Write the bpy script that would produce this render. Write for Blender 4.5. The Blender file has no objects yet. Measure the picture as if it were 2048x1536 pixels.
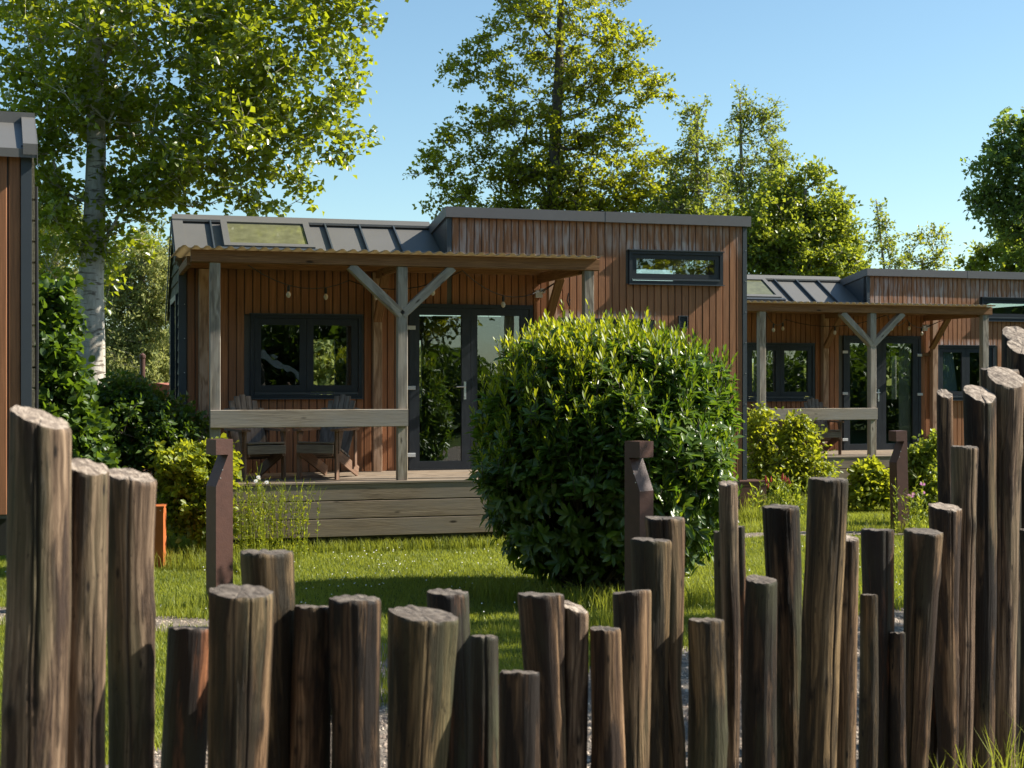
import bpy, math, random
import numpy as np
from mathutils import Vector
R = math.radians
S = bpy.context.scene
C = S.collection
rng = np.random.default_rng(7)
random.seed(7)
H = 1.95            # camera height (m)
F = 2900.0          # focal length in pixels of a 2048-wide frame
# ---------------------------------------------------------------- camera
cam = bpy.data.cameras.new('camera'); co = bpy.data.objects.new('camera', cam); C.objects.link(co)
S.camera = co
co.location = (0, 0, H); co.rotation_euler = (R(90), 0, 0)
cam.sensor_width = 36; cam.lens = 36*F/2048; cam.shift_y = -8/2048
cam.clip_start = .05; cam.clip_end = 3000
cam.dof.use_dof = True; cam.dof.focus_distance = 15.5; cam.dof.aperture_fstop = 6.3
# ---------------------------------------------------------------- light
SUN_EL, SUN_AZ = 39, 9
w = bpy.data.worlds.new("World"); S.world = w; w.use_nodes = True
nt = w.node_tree; bg = nt.nodes['Background']
sky = nt.nodes.new('ShaderNodeTexSky'); sky.sky_type = 'NISHITA'; sky.sun_disc = False
sky.sun_elevation = R(SUN_EL); sky.sun_rotation = R(90-SUN_AZ)
sky.air_density = 1.0; sky.dust_density = .45; sky.ozone_density = 1.6
hs = nt.nodes.new('ShaderNodeMix'); hs.data_type = 'RGBA'; hs.blend_type = 'MULTIPLY'; hs.inputs[0].default_value = 1
hs.inputs[7].default_value = (.87, 1.0, .97, 1)
nt.links.new(sky.outputs[0], hs.inputs[6]); nt.links.new(hs.outputs[2], bg.inputs[0]); bg.inputs[1].default_value = .085
sd = bpy.data.lights.new('sun', 'SUN'); sd.energy = 5.0; sd.angle = R(.55); sd.color = (1, .93, .81)
so = bpy.data.objects.new('sun', sd); C.objects.link(so)
sv = Vector((math.cos(R(SUN_AZ))*math.cos(R(SUN_EL)), math.sin(R(SUN_AZ))*math.cos(R(SUN_EL)), math.sin(R(SUN_EL))))
so.rotation_euler = sv.to_track_quat('Z', 'Y').to_euler(); so.location = sv*40
S.view_settings.view_transform = 'Standard'; S.view_settings.look = 'None'
S.view_settings.exposure = 1.05; S.view_settings.gamma = 1
S.cycles.max_bounces = 8; S.cycles.transparent_max_bounces = 16
S.cycles.sample_clamp_indirect = 6

# ================================================================ helpers
def link(name, data, parent=None, loc=(0, 0, 0), rz=0):
    o = bpy.data.objects.new(name, data); C.objects.link(o)
    o.location = loc; o.rotation_euler = (0, 0, rz)
    if parent: o.parent = parent
    return o
def tag(o, label=None, cat=None, group=None, kind=None):
    if label: o['label'] = label
    if cat: o['category'] = cat
    if group: o['group'] = group
    if kind: o['kind'] = kind
    return o
def thing(name, label, cat, loc=(0, 0, 0), rz=0, group=None):
    return tag(link(name, None, None, loc, rz), label, cat, group)
def dup_tree(o, parent=None):
    c = o.copy(); C.objects.link(c); c.parent = parent
    for ch in list(o.children): dup_tree(ch, c)
    return c
def np_mesh(name, V, Fc, mat, parent=None, attrs=None, smooth=False, matidx=None, loc=(0, 0, 0), rz=0):
    """V (n,3); Fc (m,k) uniform faces or list of faces"""
    me = bpy.data.meshes.new(name)
    V = np.asarray(V, dtype=np.float32)
    if isinstance(Fc, np.ndarray):
        m, k = Fc.shape
        me.vertices.add(len(V)); me.vertices.foreach_set('co', V.ravel())
        me.loops.add(m*k); me.loops.foreach_set('vertex_index', Fc.astype(np.int32).ravel())
        me.polygons.add(m); me.polygons.foreach_set('loop_start', np.arange(0, m*k, k, dtype=np.int32))
        me.update(calc_edges=True)
    else:
        me.from_pydata(V.tolist(), [], Fc)
    for a, (typ, val) in (attrs or {}).items():
        at = me.attributes.new(a, typ, 'POINT')
        at.data.foreach_set('vector' if typ == 'FLOAT_VECTOR' else 'value', np.asarray(val, dtype=np.float32).ravel())
    for mm in (mat if isinstance(mat, (list, tuple)) else [mat]): me.materials.append(mm)
    if matidx is not None: me.polygons.foreach_set('material_index', np.asarray(matidx, dtype=np.int32))
    if smooth: me.polygons.foreach_set('use_smooth', np.ones(len(me.polygons), dtype=bool))
    me.update()
    return link(name, me, parent, loc, rz)
def unit(a): return a/np.maximum(np.linalg.norm(a, axis=-1, keepdims=True), 1e-9)

class MB:
    """collects shapes into one mesh; gc = grain coordinate (along, across, across)"""
    def __init__(s): s.v = []; s.f = []; s.gc = []
    def add(s, vs, fs, gc=None):
        b = len(s.v); s.v += [tuple(map(float, q)) for q in vs]
        s.f += [[b+i for i in f] for f in fs]
        s.gc += [tuple(map(float, q)) for q in (gc if gc is not None else vs)]
    def box(s, a, b):
        (x0, y0, z0), (x1, y1, z1) = a, b
        x0, x1 = sorted((x0, x1)); y0, y1 = sorted((y0, y1)); z0, z1 = sorted((z0, z1))
        v = [(x0,y0,z0),(x1,y0,z0),(x1,y1,z0),(x0,y1,z0),(x0,y0,z1),(x1,y0,z1),(x1,y1,z1),(x0,y1,z1)]
        d = (x1-x0, y1-y0, z1-z0); ax = d.index(max(d)); o = random.random()*50
        gc = [(p[ax]+o, p[(ax+1) % 3]+o, p[(ax+2) % 3]) for p in v]
        s.add(v, [(0,3,2,1),(4,5,6,7),(0,1,5,4),(1,2,6,5),(2,3,7,6),(3,0,4,7)], gc); return s
    def beam(s, p0, p1, w, h, up=(0, 0, 1), ch=.004, roll=0):
        """chamfered timber from p0 to p1; w across, h along 'up'"""
        p0, p1 = Vector(p0), Vector(p1); d = (p1-p0); L = d.length; d.normalize()
        side = d.cross(Vector(up))
        if side.length < 1e-4: side = Vector((1, 0, 0))
        side.normalize(); upv = side.cross(d).normalized()
        a, b = w/2, h/2; c = min(ch, a*.4, b*.4)
        sec = [(-a+c,-b),(a-c,-b),(a,-b+c),(a,b-c),(a-c,b),(-a+c,b),(-a,b-c),(-a,-b+c)]
        vs, gc = [], []; o = random.random()*50
        for t, p in ((0, p0), (L, p1)):
            for x, y in sec:
                vs.append(p+side*x+upv*y); gc.append((t+o, x+o*.37, y+o*.71))
        fs = [(i, (i+1) % 8, 8+(i+1) % 8, 8+i) for i in range(8)]+[tuple(range(7, -1, -1)), tuple(range(8, 16))]
        s.add(vs, fs, gc); return s
    def prism(s, poly, d0, d1, axes=(0, 2, 1)):
        """poly in plane of axes[0],axes[1], extruded along axes[2] from d0 to d1"""
        n = len(poly); vs = []
        for d in (d0, d1):
            for p in poly:
                q = [0, 0, 0]; q[axes[0]] = p[0]; q[axes[1]] = p[1]; q[axes[2]] = d; vs.append(q)
        s.add(vs, [(i, (i+1) % n, n+(i+1) % n, n+i) for i in range(n)]+[tuple(range(n-1, -1, -1)), tuple(range(n, 2*n))]); return s
    def tube(s, pts, rad, n=6, cap=True):
        pts = [Vector(p) for p in pts]; k = len(pts)
        if not hasattr(rad, '__len__'): rad = [rad]*k
        vs = []; L = 0; gc = []; prev = None
        for i, p in enumerate(pts):
            d = (pts[min(i+1, k-1)]-pts[max(i-1, 0)]).normalized()
            a = prev if prev is not None else (Vector((0, 0, 1)) if abs(d.z) < .9 else Vector((1, 0, 0)))
            x = (a-d*a.dot(d)).normalized(); prev = x; y = d.cross(x)
            if i: L += (p-pts[i-1]).length
            for j in range(n):
                t = 2*math.pi*j/n; vs.append(p+(x*math.cos(t)+y*math.sin(t))*rad[i]); gc.append((L, rad[i]*math.cos(t), rad[i]*math.sin(t)))
        fs = [(i*n+j, i*n+(j+1) % n, (i+1)*n+(j+1) % n, (i+1)*n+j) for i in range(k-1) for j in range(n)]
        if cap: fs += [tuple(range(n-1, -1, -1)), tuple((k-1)*n+j for j in range(n))]
        s.add(vs, fs, gc); return s
    def lathe(s, c, prof, n=12, axis='z'):
        vs = []; 
        for r, z in prof:
            for j in range(n):
                t = 2*math.pi*j/n; vs.append((c[0]+r*math.cos(t), c[1]+r*math.sin(t), c[2]+z))
        k = len(prof)
        fs = [(i*n+j, i*n+(j+1) % n, (i+1)*n+(j+1) % n, (i+1)*n+j) for i in range(k-1) for j in range(n)]
        fs += [tuple(range(n-1, -1, -1)), tuple((k-1)*n+j for j in range(n))]
        s.add(vs, fs); return s
    def build(s, name, mat, parent=None, smooth=False, loc=(0, 0, 0)):
        o = np_mesh(name, np.array(s.v), s.f, mat, parent, {'gc': ('FLOAT_VECTOR', np.array(s.gc))}, smooth, loc=loc)
        return o

# ---------------------------------------------------------------- materials
def new_mat(name):
    m = bpy.data.materials.new(name); m.use_nodes = True; n = m.node_tree
    for x in list(n.nodes): n.nodes.remove(x)
    out = n.nodes.new('ShaderNodeOutputMaterial')
    return m, n, out
class N:
    def __init__(s, nt): s.nt = nt
    def __call__(s, typ, props=None, **inp):
        n = s.nt.nodes.new('ShaderNode'+typ)
        for k, v in (props or {}).items(): setattr(n, k, v)
        for k, v in inp.items():
            k = k.replace('_', ' ')
            sock = n.inputs[int(k[1:])] if (k[0] == 'i' and k[1:].isdigit()) else n.inputs[k]
            if isinstance(v, bpy.types.NodeSocket): s.nt.links.new(v, sock)
            else: sock.default_value = v
        return n
def rgb(c): return (c[0], c[1], c[2], 1)
def ramp(g, fac, stops):
    r = g('ValToRGB'); g.nt.links.new(fac, r.inputs[0]); e = r.color_ramp.elements
    while len(e) < len(stops): e.new(.5)
    for i, (p, c) in enumerate(stops): e[i].position = p; e[i].color = rgb(c) if hasattr(c, '__len__') else (c, c, c, 1)
    return r.outputs[0]
def mix(g, fac, a, b, mode='MIX'):
    n = g('Mix', {'data_type': 'RGBA', 'blend_type': mode})
    for i, v in ((0, fac), (6, a), (7, b)):
        if isinstance(v, bpy.types.NodeSocket): g.nt.links.new(v, n.inputs[i])
        else: n.inputs[i].default_value = rgb(v) if hasattr(v, '__len__') else v
    return n.outputs[2]
def mth(g, op, a, b=0.0, c=None, clamp=False):
    n = g('Math', {'operation': op, 'use_clamp': clamp})
    for i, v in enumerate((a, b) if c is None else (a, b, c)):
        if isinstance(v, bpy.types.NodeSocket): g.nt.links.new(v, n.inputs[i])
        else: n.inputs[i].default_value = v
    return n.outputs[0]
def vscale(g, vec, s):
    return g('Mapping', Vector=vec, Scale=s).outputs[0]
def simple(name, col, rough=.6, metal=0, spec=.5, var=.15, vs=6, bump=0, bs=40):
    m, nt_, out = new_mat(name); g = N(nt_)
    tc = g('TexCoord').outputs['Object']
    ns = g('TexNoise', Vector=tc, Scale=vs, Detail=6.0).outputs['Fac']
    c = mix(g, ns, [x*(1-var) for x in col], [min(1, x*(1+var)) for x in col])
    p = g('BsdfPrincipled', Base_Color=c, Roughness=rough, Metallic=metal)
    p.inputs['Specular IOR Level'].default_value = spec
    if bump:
        nb = g('TexNoise', Vector=tc, Scale=bs, Detail=5.0).outputs['Fac']
        nt_.links.new(g('Bump', Strength=bump, Distance=.01, Height=nb).outputs[0], p.inputs['Normal'])
    nt_.links.new(p.outputs[0], out.inputs[0]); return m
def timber(name, dark, mid, light, rough=.75, fine=55, knots=True, grey=None, bump=.35):
    """sawn timber; grain runs along gc.x"""
    m, nt_, out = new_mat(name); g = N(nt_)
    gc = g('Attribute', {'attribute_name': 'gc'}).outputs['Vector']
    warp = g('TexNoise', Vector=vscale(g, gc, (1.6, 7, 7)), Scale=1.0, Detail=3.0)
    wv = g('VectorMath', {'operation': 'MULTIPLY_ADD'}, i0=warp.outputs['Color'], i1=(.0, .06, .06), i2=gc).outputs[0]
    st = g('TexNoise', Vector=vscale(g, wv, (2.2, fine, fine)), Scale=1.0, Detail=5.0, Roughness=.65).outputs['Fac']
    wd = g('TexWave', {'wave_type': 'BANDS', 'bands_direction': 'Z'}, Vector=vscale(g, wv, (.8, 1, 10)), Scale=2.2, Distortion=7.0, Detail=3.0, Detail_Scale=.8).outputs['Fac']
    v = mth(g, 'ADD', mth(g, 'MULTIPLY', st, .72), mth(g, 'MULTIPLY', wd, .28))
    c = ramp(g, v, [(.28, dark), (.5, mid), (.72, light)])
    big = g('TexNoise', Vector=vscale(g, gc, (1.1, 4, 4)), Scale=1.0, Detail=3.0).outputs['Fac']
    if grey: c = mix(g, ramp(g, big, [(.4, 0), (.65, 1)]), c, mix(g, .75, c, grey))
    else: c = mix(g, mth(g, 'MULTIPLY', big, .35), c, dark)
    if knots:
        vo = g('TexVoronoi', Vector=vscale(g, gc, (1.7, 5.5, 5.5)), Scale=1.0, Randomness=1.0).outputs['Distance']
        c = mix(g, ramp(g, vo, [(.05, 1), (.1, 0.0)]), c, [x*.35 for x in dark])
    p = g('BsdfPrincipled', Base_Color=c, Roughness=rough); p.inputs['Specular IOR Level'].default_value = .25
    nt_.links.new(g('Bump', Strength=bump, Distance=.004, Height=st).outputs[0], p.inputs['Normal'])
    nt_.links.new(p.outputs[0], out.inputs[0]); return m
def leaf_mat(name, dark, light, trans, rough=.45, spec=.4, tfac=.45, tlo=None):
    m, nt_, out = new_mat(name); g = N(nt_)
    r = g('Attribute', {'attribute_name': 'rnd'}).outputs['Fac']
    c = mix(g, r, dark, light); t = mix(g, r, tlo or [x*.8 for x in trans], trans)
    p = g('BsdfPrincipled', Base_Color=c, Roughness=rough); p.inputs['Specular IOR Level'].default_value = spec
    tr = g('BsdfTranslucent', Color=t)
    ms = g('MixShader', Fac=tfac); nt_.links.new(p.outputs[0], ms.inputs[1]); nt_.links.new(tr.outputs[0], ms.inputs[2])
    nt_.links.new(ms.outputs[0], out.inputs[0]); return m
def cladding(name, base, stains):
    """stained vertical softwood boards; pale salt stains near z bands"""
    m, nt_, out = new_mat(name); g = N(nt_)
    gc = g('Attribute', {'attribute_name': 'gc'}).outputs['Vector']     # (z, seed, across)
    ob = g('TexCoord').outputs['Object']; sx = g('SeparateXYZ', Vector=ob)
    st = g('TexNoise', Vector=vscale(g, gc, (2.2, 1, 70)), Scale=1.0, Detail=5.0, Roughness=.6).outputs['Fac']
    seed = g('SeparateXYZ', Vector=gc).outputs[1]
    wn = g('TexWhiteNoise', {'noise_dimensions': '1D'}, W=seed).outputs['Value']
    c = ramp(g, st, [(.3, [x*.62 for x in base]), (.55, base), (.75, [x*1.3 for x in base])])
    c = mix(g, mth(g, 'MULTIPLY', wn, .58), c, [base[0]*.55, base[1]*.52, base[2]*.56])
    cath = g('TexWave', {'wave_type': 'RINGS', 'rings_direction': 'Z'}, Vector=vscale(g, gc, (1.1, 1, 14)), Scale=1.1, Distortion=5.0, Detail=3.0).outputs['Fac']
    c = mix(g, mth(g, 'MULTIPLY', ramp(g, cath, [(.0, 1), (.18, 0)]), .3), c, [x*.4 for x in base])
    # pale salt bloom, in vertical streaks per board
    sn = g('TexNoise', Vector=vscale(g, gc, (3.0, 1, 24)), Scale=1.0, Detail=4.0).outputs['Fac']
    tot = None
    for (z0, z1, x0, x1, amt) in stains:
        zz = mth(g, 'MULTIPLY', g('MapRange', {'clamp': True}, Value=sx.outputs[2], i1=z0-.14, i2=z0+.02).outputs[0], g('MapRange', {'clamp': True}, Value=sx.outputs[2], i1=z1+.06, i2=z1-.02).outputs[0])
        xx = mth(g, 'MULTIPLY', g('MapRange', {'clamp': True}, Value=sx.outputs[0], i1=x0-.06, i2=x0+.06).outputs[0], g('MapRange', {'clamp': True}, Value=sx.outputs[0], i1=x1+.06, i2=x1-.06).outputs[0])
        k = mth(g, 'MULTIPLY', mth(g, 'MULTIPLY', zz, xx), amt)
        tot = k if tot is None else mth(g, 'MAXIMUM', tot, k)
    f = mth(g, 'MULTIPLY', tot, ramp(g, mth(g, 'ADD', sn, mth(g, 'MULTIPLY', wn, .16)), [(.5, 0.0), (.75, 1)]), clamp=True)
    c = mix(g, f, c, (.52, .45, .42))
    p = g('BsdfPrincipled', Base_Color=c, Roughness=.6); p.inputs['Specular IOR Level'].default_value = .35
    nt_.links.new(g('Bump', Strength=.3, Distance=.003, Height=st).outputs[0], p.inputs['Normal'])
    nt_.links.new(p.outputs[0], out.inputs[0]); return m
def glass_mat(name, refl=.08, tint=(.75, .8, .8)):
    m, nt_, out = new_mat(name); g = N(nt_)
    tr = g('BsdfTransparent', Color=rgb(tint)); gl = g('BsdfGlossy', Color=(.95, .98, 1, 1), Roughness=.0)
    nb = g('TexNoise', Vector=g('TexCoord').outputs['Object'], Scale=2.2, Detail=2.0).outputs['Fac']
    nt_.links.new(g('Bump', Strength=.06, Distance=.02, Height=nb).outputs[0], gl.inputs['Normal'])
    fr = g('Fresnel', IOR=1.5).outputs[0]
    ms = g('MixShader', Fac=mth(g, 'ADD', fr, refl, clamp=True)); nt_.links.new(tr.outputs[0], ms.inputs[1]); nt_.links.new(gl.outputs[0], ms.inputs[2])
    nt_.links.new(ms.outputs[0], out.inputs[0]); return m
def sheet_mat():
    m, nt_, out = new_mat('translucent_sheet'); g = N(nt_)
    ns = g('TexNoise', Vector=g('TexCoord').outputs['Object'], Scale=9.0, Detail=5.0).outputs['Fac']
    c = mix(g, ns, (.11, .10, .07), (.27, .25, .19))
    d = g('BsdfPrincipled', Base_Color=c, Roughness=.4)
    tr = g('BsdfTransparent', Color=(.85, .72, .5, 1)); tl = g('BsdfTranslucent', Color=(.3, .26, .17, 1))
    a = g('MixShader', Fac=.35); nt_.links.new(d.outputs[0], a.inputs[1]); nt_.links.new(tl.outputs[0], a.inputs[2])
    b = g('MixShader', Fac=.30); nt_.links.new(a.outputs[0], b.inputs[1]); nt_.links.new(tr.outputs[0], b.inputs[2])
    nt_.links.new(b.outputs[0], out.inputs[0]); return m
M = {}
WOODC = (.355, .155, .068)
M['clad'] = cladding('stained_cladding', WOODC, [(3.42, 3.98, .97, 2.7, .62), (3.72, 4.02, 2.7, 5.1, .5), (3.68, 3.82, 3.4, 4.85, .85), (2.75, 2.83, 2.3, 3.9, .8)])
M['clad_back'] = simple('cladding_groove', (.018, .012, .01), .9)
M['siding'] = timber('weathered_siding', (.07, .065, .045), (.13, .12, .08), (.19, .18, .13), knots=False)
M['grey_timber'] = timber('weathered_grey_timber', (.12, .09, .065), (.28, .225, .165), (.42, .36, .29), grey=(.29, .265, .235))
M['deck_timber'] = timber('deck_timber', (.10, .072, .048), (.235, .175, .12), (.34, .265, .19), grey=(.225, .19, .155))
M['warm_timber'] = timber('warm_pine_timber', (.11, .05, .02), (.235, .115, .05), (.34, .19, .095))
M['post_timber'] = timber('pinkish_pine_timber', (.2, .115, .07), (.38, .24, .155), (.5, .34, .24))
M['chair_timber'] = timber('teak_timber', (.10, .055, .035), (.2, .12, .08), (.29, .19, .13), knots=False)
M['slat_timber'] = timber('grey_teak_slats', (.10, .08, .065), (.20, .165, .14), (.29, .245, .21), knots=False)
M['metal'] = simple('roof_metal', (.118, .114, .106), .5, 0, .5, .1, 3, .08, 300)
M['trim'] = simple('dark_trim_metal', (.045, .055, .065), .42, 0, .5, .1)
M['fascia'] = simple('fascia_metal', (.125, .12, .122), .5, 0, .5, .1, 4, .05, 200)
M['frame'] = timber('anthracite_frame', (.024, .028, .034), (.03, .035, .042), (.038, .043, .05), .38, 120, False, bump=.12)
M['steel'] = simple('brushed_steel', (.62, .64, .63), .35, .9)
M['whiteplate'] = simple('grey_hinge_cover', (.5, .52, .53), .45)
M['corten'] = simple('rusty_steel', (.085, .040, .030), .5, 0, .4, .28, 14, .2, 90)
M['corten_orange'] = simple('orange_rusty_steel', (.42, .115, .03), .7, 0, .3, .3, 9, .2, 60)
M['glass'] = glass_mat('window_glass')
M['skyglass'] = simple('skylight_glass', (.14, .14, .075), .06, 0, .6, .55, 9)
M['sheet'] = sheet_mat()
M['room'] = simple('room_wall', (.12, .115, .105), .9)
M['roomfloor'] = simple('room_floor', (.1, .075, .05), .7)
M['curtain'] = simple('cream_curtain', (.62, .56, .45), .9)
M['blue_curtain'] = simple('pale_curtain', (.5, .56, .62), .9)
M['black'] = simple('black_rubber', (.012, .012, .012), .6)
M['bulb'] = simple('clear_bulb', (.55, .47, .38), .1, 0, 1.0)
M['outlet'] = simple('white_plastic', (.6, .58, .54), .5)

# ================================================================ the cabin
def clad_wall(u0, u1, z0, z1f, holes, pitch, v, name, parent, mat):
    mb = MB(); n = int(math.ceil((u1-u0)/pitch))
    for i in range(n):
        a = u0+i*pitch+.0055; b = min(u0+(i+1)*pitch-.0055, u1)
        if b-a < .01: continue
        top = z1f((a+b)/2); iv = [(z0, top)]
        for (ha, hb, hz0, hz1) in holes:
            if b > ha and a < hb:
                nv = []
                for (p, q) in iv:
                    if hz0 > p: nv.append((p, min(q, hz0)))
                    if hz1 < q: nv.append((max(p, hz1), q))
                iv = nv
        sd_ = random.random()*900; dv = random.uniform(-.0015, .0015)
        for (p, q) in iv:
            if q-p < .02: continue
            c = .005; vf = v-.022+dv
            sec = [(a, v), (a, vf+c), (a+c, vf), (b-c, vf), (b, vf+c), (b, v)]
            vs = [(x, y, z) for z in (p, q) for x, y in sec]
            gc = [(z, sd_, x-a+sd_*.13) for z in (p, q) for x, y in sec]
            mb.add(vs, [(k, (k+1) % 6, 6+(k+1) % 6, 6+k) for k in range(6)]+[(5, 4, 3, 2, 1, 0), tuple(range(6, 12))], gc)
    return mb.build(name, mat, parent)
def holed_sheet(u0, u1, z0, z1, holes, v0, v1, mb):
    us = sorted(set([u0, u1]+[h for q in holes for h in q[:2] if u0 < h < u1]))
    for a, b in zip(us[:-1], us[1:]):
        iv = [(z0, z1)]
        for (ha, hb, hz0, hz1) in holes:
            if (a+b)/2 > ha and (a+b)/2 < hb:
                nv = []
                for (p, q) in iv:
                    if hz0 > p: nv.append((p, min(q, hz0)))
                    if hz1 < q: nv.append((max(p, hz1), q))
                iv = nv
        for p, q in iv:
            if q-p > .005: mb.box((a, v0, p), (b, v1, q))
def frame_rect(mb, u0, u1, z0, z1, w, v0, v1):
    mb.box((u0, v0, z0), (u0+w, v1, z1)); mb.box((u1-w, v0, z0), (u1, v1, z1))
    mb.box((u0+w, v0, z0), (u1-w, v1, z0+w)); mb.box((u0+w, v0, z1-w), (u1-w, v1, z1))
def window(parent, u0, u1, z0, z1, sashes, name='window'):
    mb = MB(); frame_rect(mb, u0, u1, z0, z1, .045, -.055, .05)
    fr = mb.build(name, M['frame'], parent)
    MB().box((u0-.015, -.075, z1), (u1+.015, -.012, z1+.012)).build('drip_cap', M['trim'], fr)
    MB().box((u0-.012, -.085, z0-.012), (u1+.012, -.03, z0)).box((u0+.05, -.065, z0+.05), (u1-.05, -.045, z0+.075)).build('sill', M['trim'], fr)
    a, b = u0+.047, u1-.047; n = sashes; wd = (b-a)/n
    for i in range(n):
        s0, s1 = a+i*wd+.002, a+(i+1)*wd-.002
        m2 = MB(); frame_rect(m2, s0, s1, z0+.08, z1-.047, .085 if n > 1 else .06, -.035, .03)
        sa = m2.build('sash', M['frame'], fr)
        k = .08 if n > 1 else .055
        MB().box((s0+k, -.012, z0+.08+k), (s1-k, -.006, z1-.047-k)).build('pane', M['glass'], fr)
    return fr
def make_cabin(name, label, group):
    t = thing(name, label, 'cabin', (0, 0, 0), 0, group)
    holes = [(-1.56, -.158, 1.72, 2.77), (.452, 2.107, .74, 2.93), (3.451, 4.811, 3.24, 3.686), (2.46, 3.74, 1.72, 2.757)]
    UL, US, UR = -2.40, .953, 5.17
    clad_wall(UL+.07, US, .58, lambda u: 3.46, holes, .1, 0, 'cladding', t, M['clad'])
    c2 = clad_wall(US+.065, UR-.06, .58, lambda u: 4.05, holes, .1, 0, 'cladding', t, M['clad'])
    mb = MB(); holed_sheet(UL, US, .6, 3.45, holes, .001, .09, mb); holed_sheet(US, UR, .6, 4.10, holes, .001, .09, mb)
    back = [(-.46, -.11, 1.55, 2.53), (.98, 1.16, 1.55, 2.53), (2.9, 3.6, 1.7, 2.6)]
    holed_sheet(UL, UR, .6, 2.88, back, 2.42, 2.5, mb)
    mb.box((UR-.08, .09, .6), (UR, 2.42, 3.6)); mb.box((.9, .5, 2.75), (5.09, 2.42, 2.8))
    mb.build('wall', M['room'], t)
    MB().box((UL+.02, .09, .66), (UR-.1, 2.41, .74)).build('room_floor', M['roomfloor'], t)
    # left end: lapped weathered siding following the gable
    sd_ = MB(); z = .58
    def vr(z): return (max(0, (z-3.45)/.58)+.01, min(2.5, 1+(4.03-z)/.753)-.01)
    while z < 3.98:
        z1 = min(z+.145, 4.0); a0, b0 = vr(z); a1, b1 = vr(z1)
        for (p, q, pp, qq) in ([(a0, b0, a1, b1)] if z1 < 1.45 or z > 3.02 else [(a0, .30, a1, .30), (1.65, b0, 1.65, b1)]):
            vs = [(UL-.028, p, z-.01), (UL-.028, q, z-.01), (UL-.01, qq, z1), (UL-.01, pp, z1), (UL, p, z-.01), (UL, q, z-.01), (UL, qq, z1), (UL, pp, z1)]
            gc = [(v_[1]+z*7, v_[2], v_[0]) for v_ in vs]
            sd_.add(vs, [(3, 2, 1, 0), (4, 5, 6, 7), (0, 1, 5, 4), (1, 2, 6, 5), (2, 3, 7, 6), (3, 0, 4, 7)], gc)
        z = z1
    sd_.build('siding', M['siding'], t)
    MB().prism([(0.09, .6), (2.42, .6), (2.42, 2.9), (1, 3.97), (.09, 3.47)], UL+.001, UL+.05, (1, 2, 0)).build('end_wall', M['room'], t)
    m2 = MB()
    for (y0, y1, za, zb) in ((.30, .36, 1.45, 3.02), (1.59, 1.65, 1.45, 3.02), (.36, 1.59, 1.45, 1.52), (.36, 1.59, 2.95, 3.02)):
        m2.box((UL-.05, y0, za), (UL+.001, y1, zb))
    ew = m2.build('window', M['frame'], t)
    MB().box((UL-.02, .36, 1.52), (UL-.012, 1.59, 2.95)).build('pane', M['glass'], ew)
    # corner trims
    def trims(u0, u1, z0, z1, sx):
        m = MB().box((u0, -.032, z0), (u1, .0, z1)); o = m.build('corner_trim', M['trim'], t)
        zz = z0+.2
        while zz < z1-.05:
            MB().lathe((u0+.018 if sx < 0 else u1-.018, -.034, zz), [(.005, -.005), (.006, 0), (.005, .005)], 6).build('screw', M['steel'], o); zz += .42
    trims(UL-.03, UL+.06, .58, 3.47, 1); trims(US, US+.06, 3.42, 4.05, 1); trims(UR-.055, UR+.005, .58, 4.05, 1)
    # low roof
    sl = .58
    rf = MB().prism([(-.07, 3.45-.07*sl), (1.0, 3.45+sl), (1.0, 3.45+sl-.06), (-.07, 3.45-.07*sl-.06)], UL-.05, US-.005, (1, 2, 0))
    rf.prism([(1.0, 4.03), (2.58, 2.84), (2.58, 2.78), (1.0, 3.97)], UL-.05, US-.005, (1, 2, 0))
    ro = rf.build('roof', M['metal'], t)
    for us in (-1.98, -.49, -.03, .43):
        MB().prism([(-.06, 3.417), (.93, 3.991), (.93, 4.046), (-.06, 3.472)], us-.010, us+.010, (1, 2, 0)).build('standing_seam', M['trim'], ro)  # dark trim colour stands in for the strong shadows of the seams
    MB().prism([(.89, 4.0), (.89, 4.03), (.99, 4.10), (1.06, 4.09), (1.06, 3.97)], UL-.06, US-.006, (1, 2, 0)).build('ridge_cap', M['metal'], ro)
    MB().prism([(-.075, 3.41), (.955, 4.01), (.955, 4.045), (-.075, 3.445)], UL-.06, UL+.07, (1, 2, 0)).build('verge_trim', M['metal'], ro)
    MB().prism([(-.08, 3.36), (1.0, 3.93), (2.6, 2.72), (2.6, 2.83), (1.0, 4.04), (-.08, 3.42)], UL-.075, UL-.061, (1, 2, 0)).build('verge_trim', M['metal'], ro)
    # skylight on the low roof
    def rp(u, v, o): return (u, v-o*.5, 3.45+sl*v+o*.865)
    def rbox(mb, u0, u1, v0, v1, o0, o1):
        vs = [rp(u, v, o) for o in (o0, o1) for (u, v) in ((u0, v0), (u1, v0), (u1, v1), (u0, v1))]
        mb.add(vs, [(0, 3, 2, 1), (4, 5, 6, 7), (0, 1, 5, 4), (1, 2, 6, 5), (2, 3, 7, 6), (3, 0, 4, 7)])
    sk = MB()
    for q in ((-1.86, -1.78, .2, .88), (-.80, -.72, .2, .88), (-1.78, -.80, .2, .27), (-1.78, -.80, .82, .88)): rbox(sk, *q, .0, .085)
    so_ = sk.build('skylight', M['metal'], t)
    g_ = MB(); rbox(g_, -1.78, -.80, .27, .82, .05, .06); g_.build('pane', M['skyglass'], so_)
    g_ = MB(); rbox(g_, -1.79, -.79, .25, .83, .005, .012); g_.build('blind', M['curtain'], so_)
    g_ = MB(); rbox(g_, -1.90, -.66, .14, .195, .02, .065); g_.build('apron', M['trim'], so_)
    # raised part: side and trims
    MB().prism([(0, 3.38), (0, 4.12), (2.5, 3.72), (2.5, 2.8), (1, 3.9)], US, US+.05, (1, 2, 0)).build('side_panel', M['trim'], t)
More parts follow.
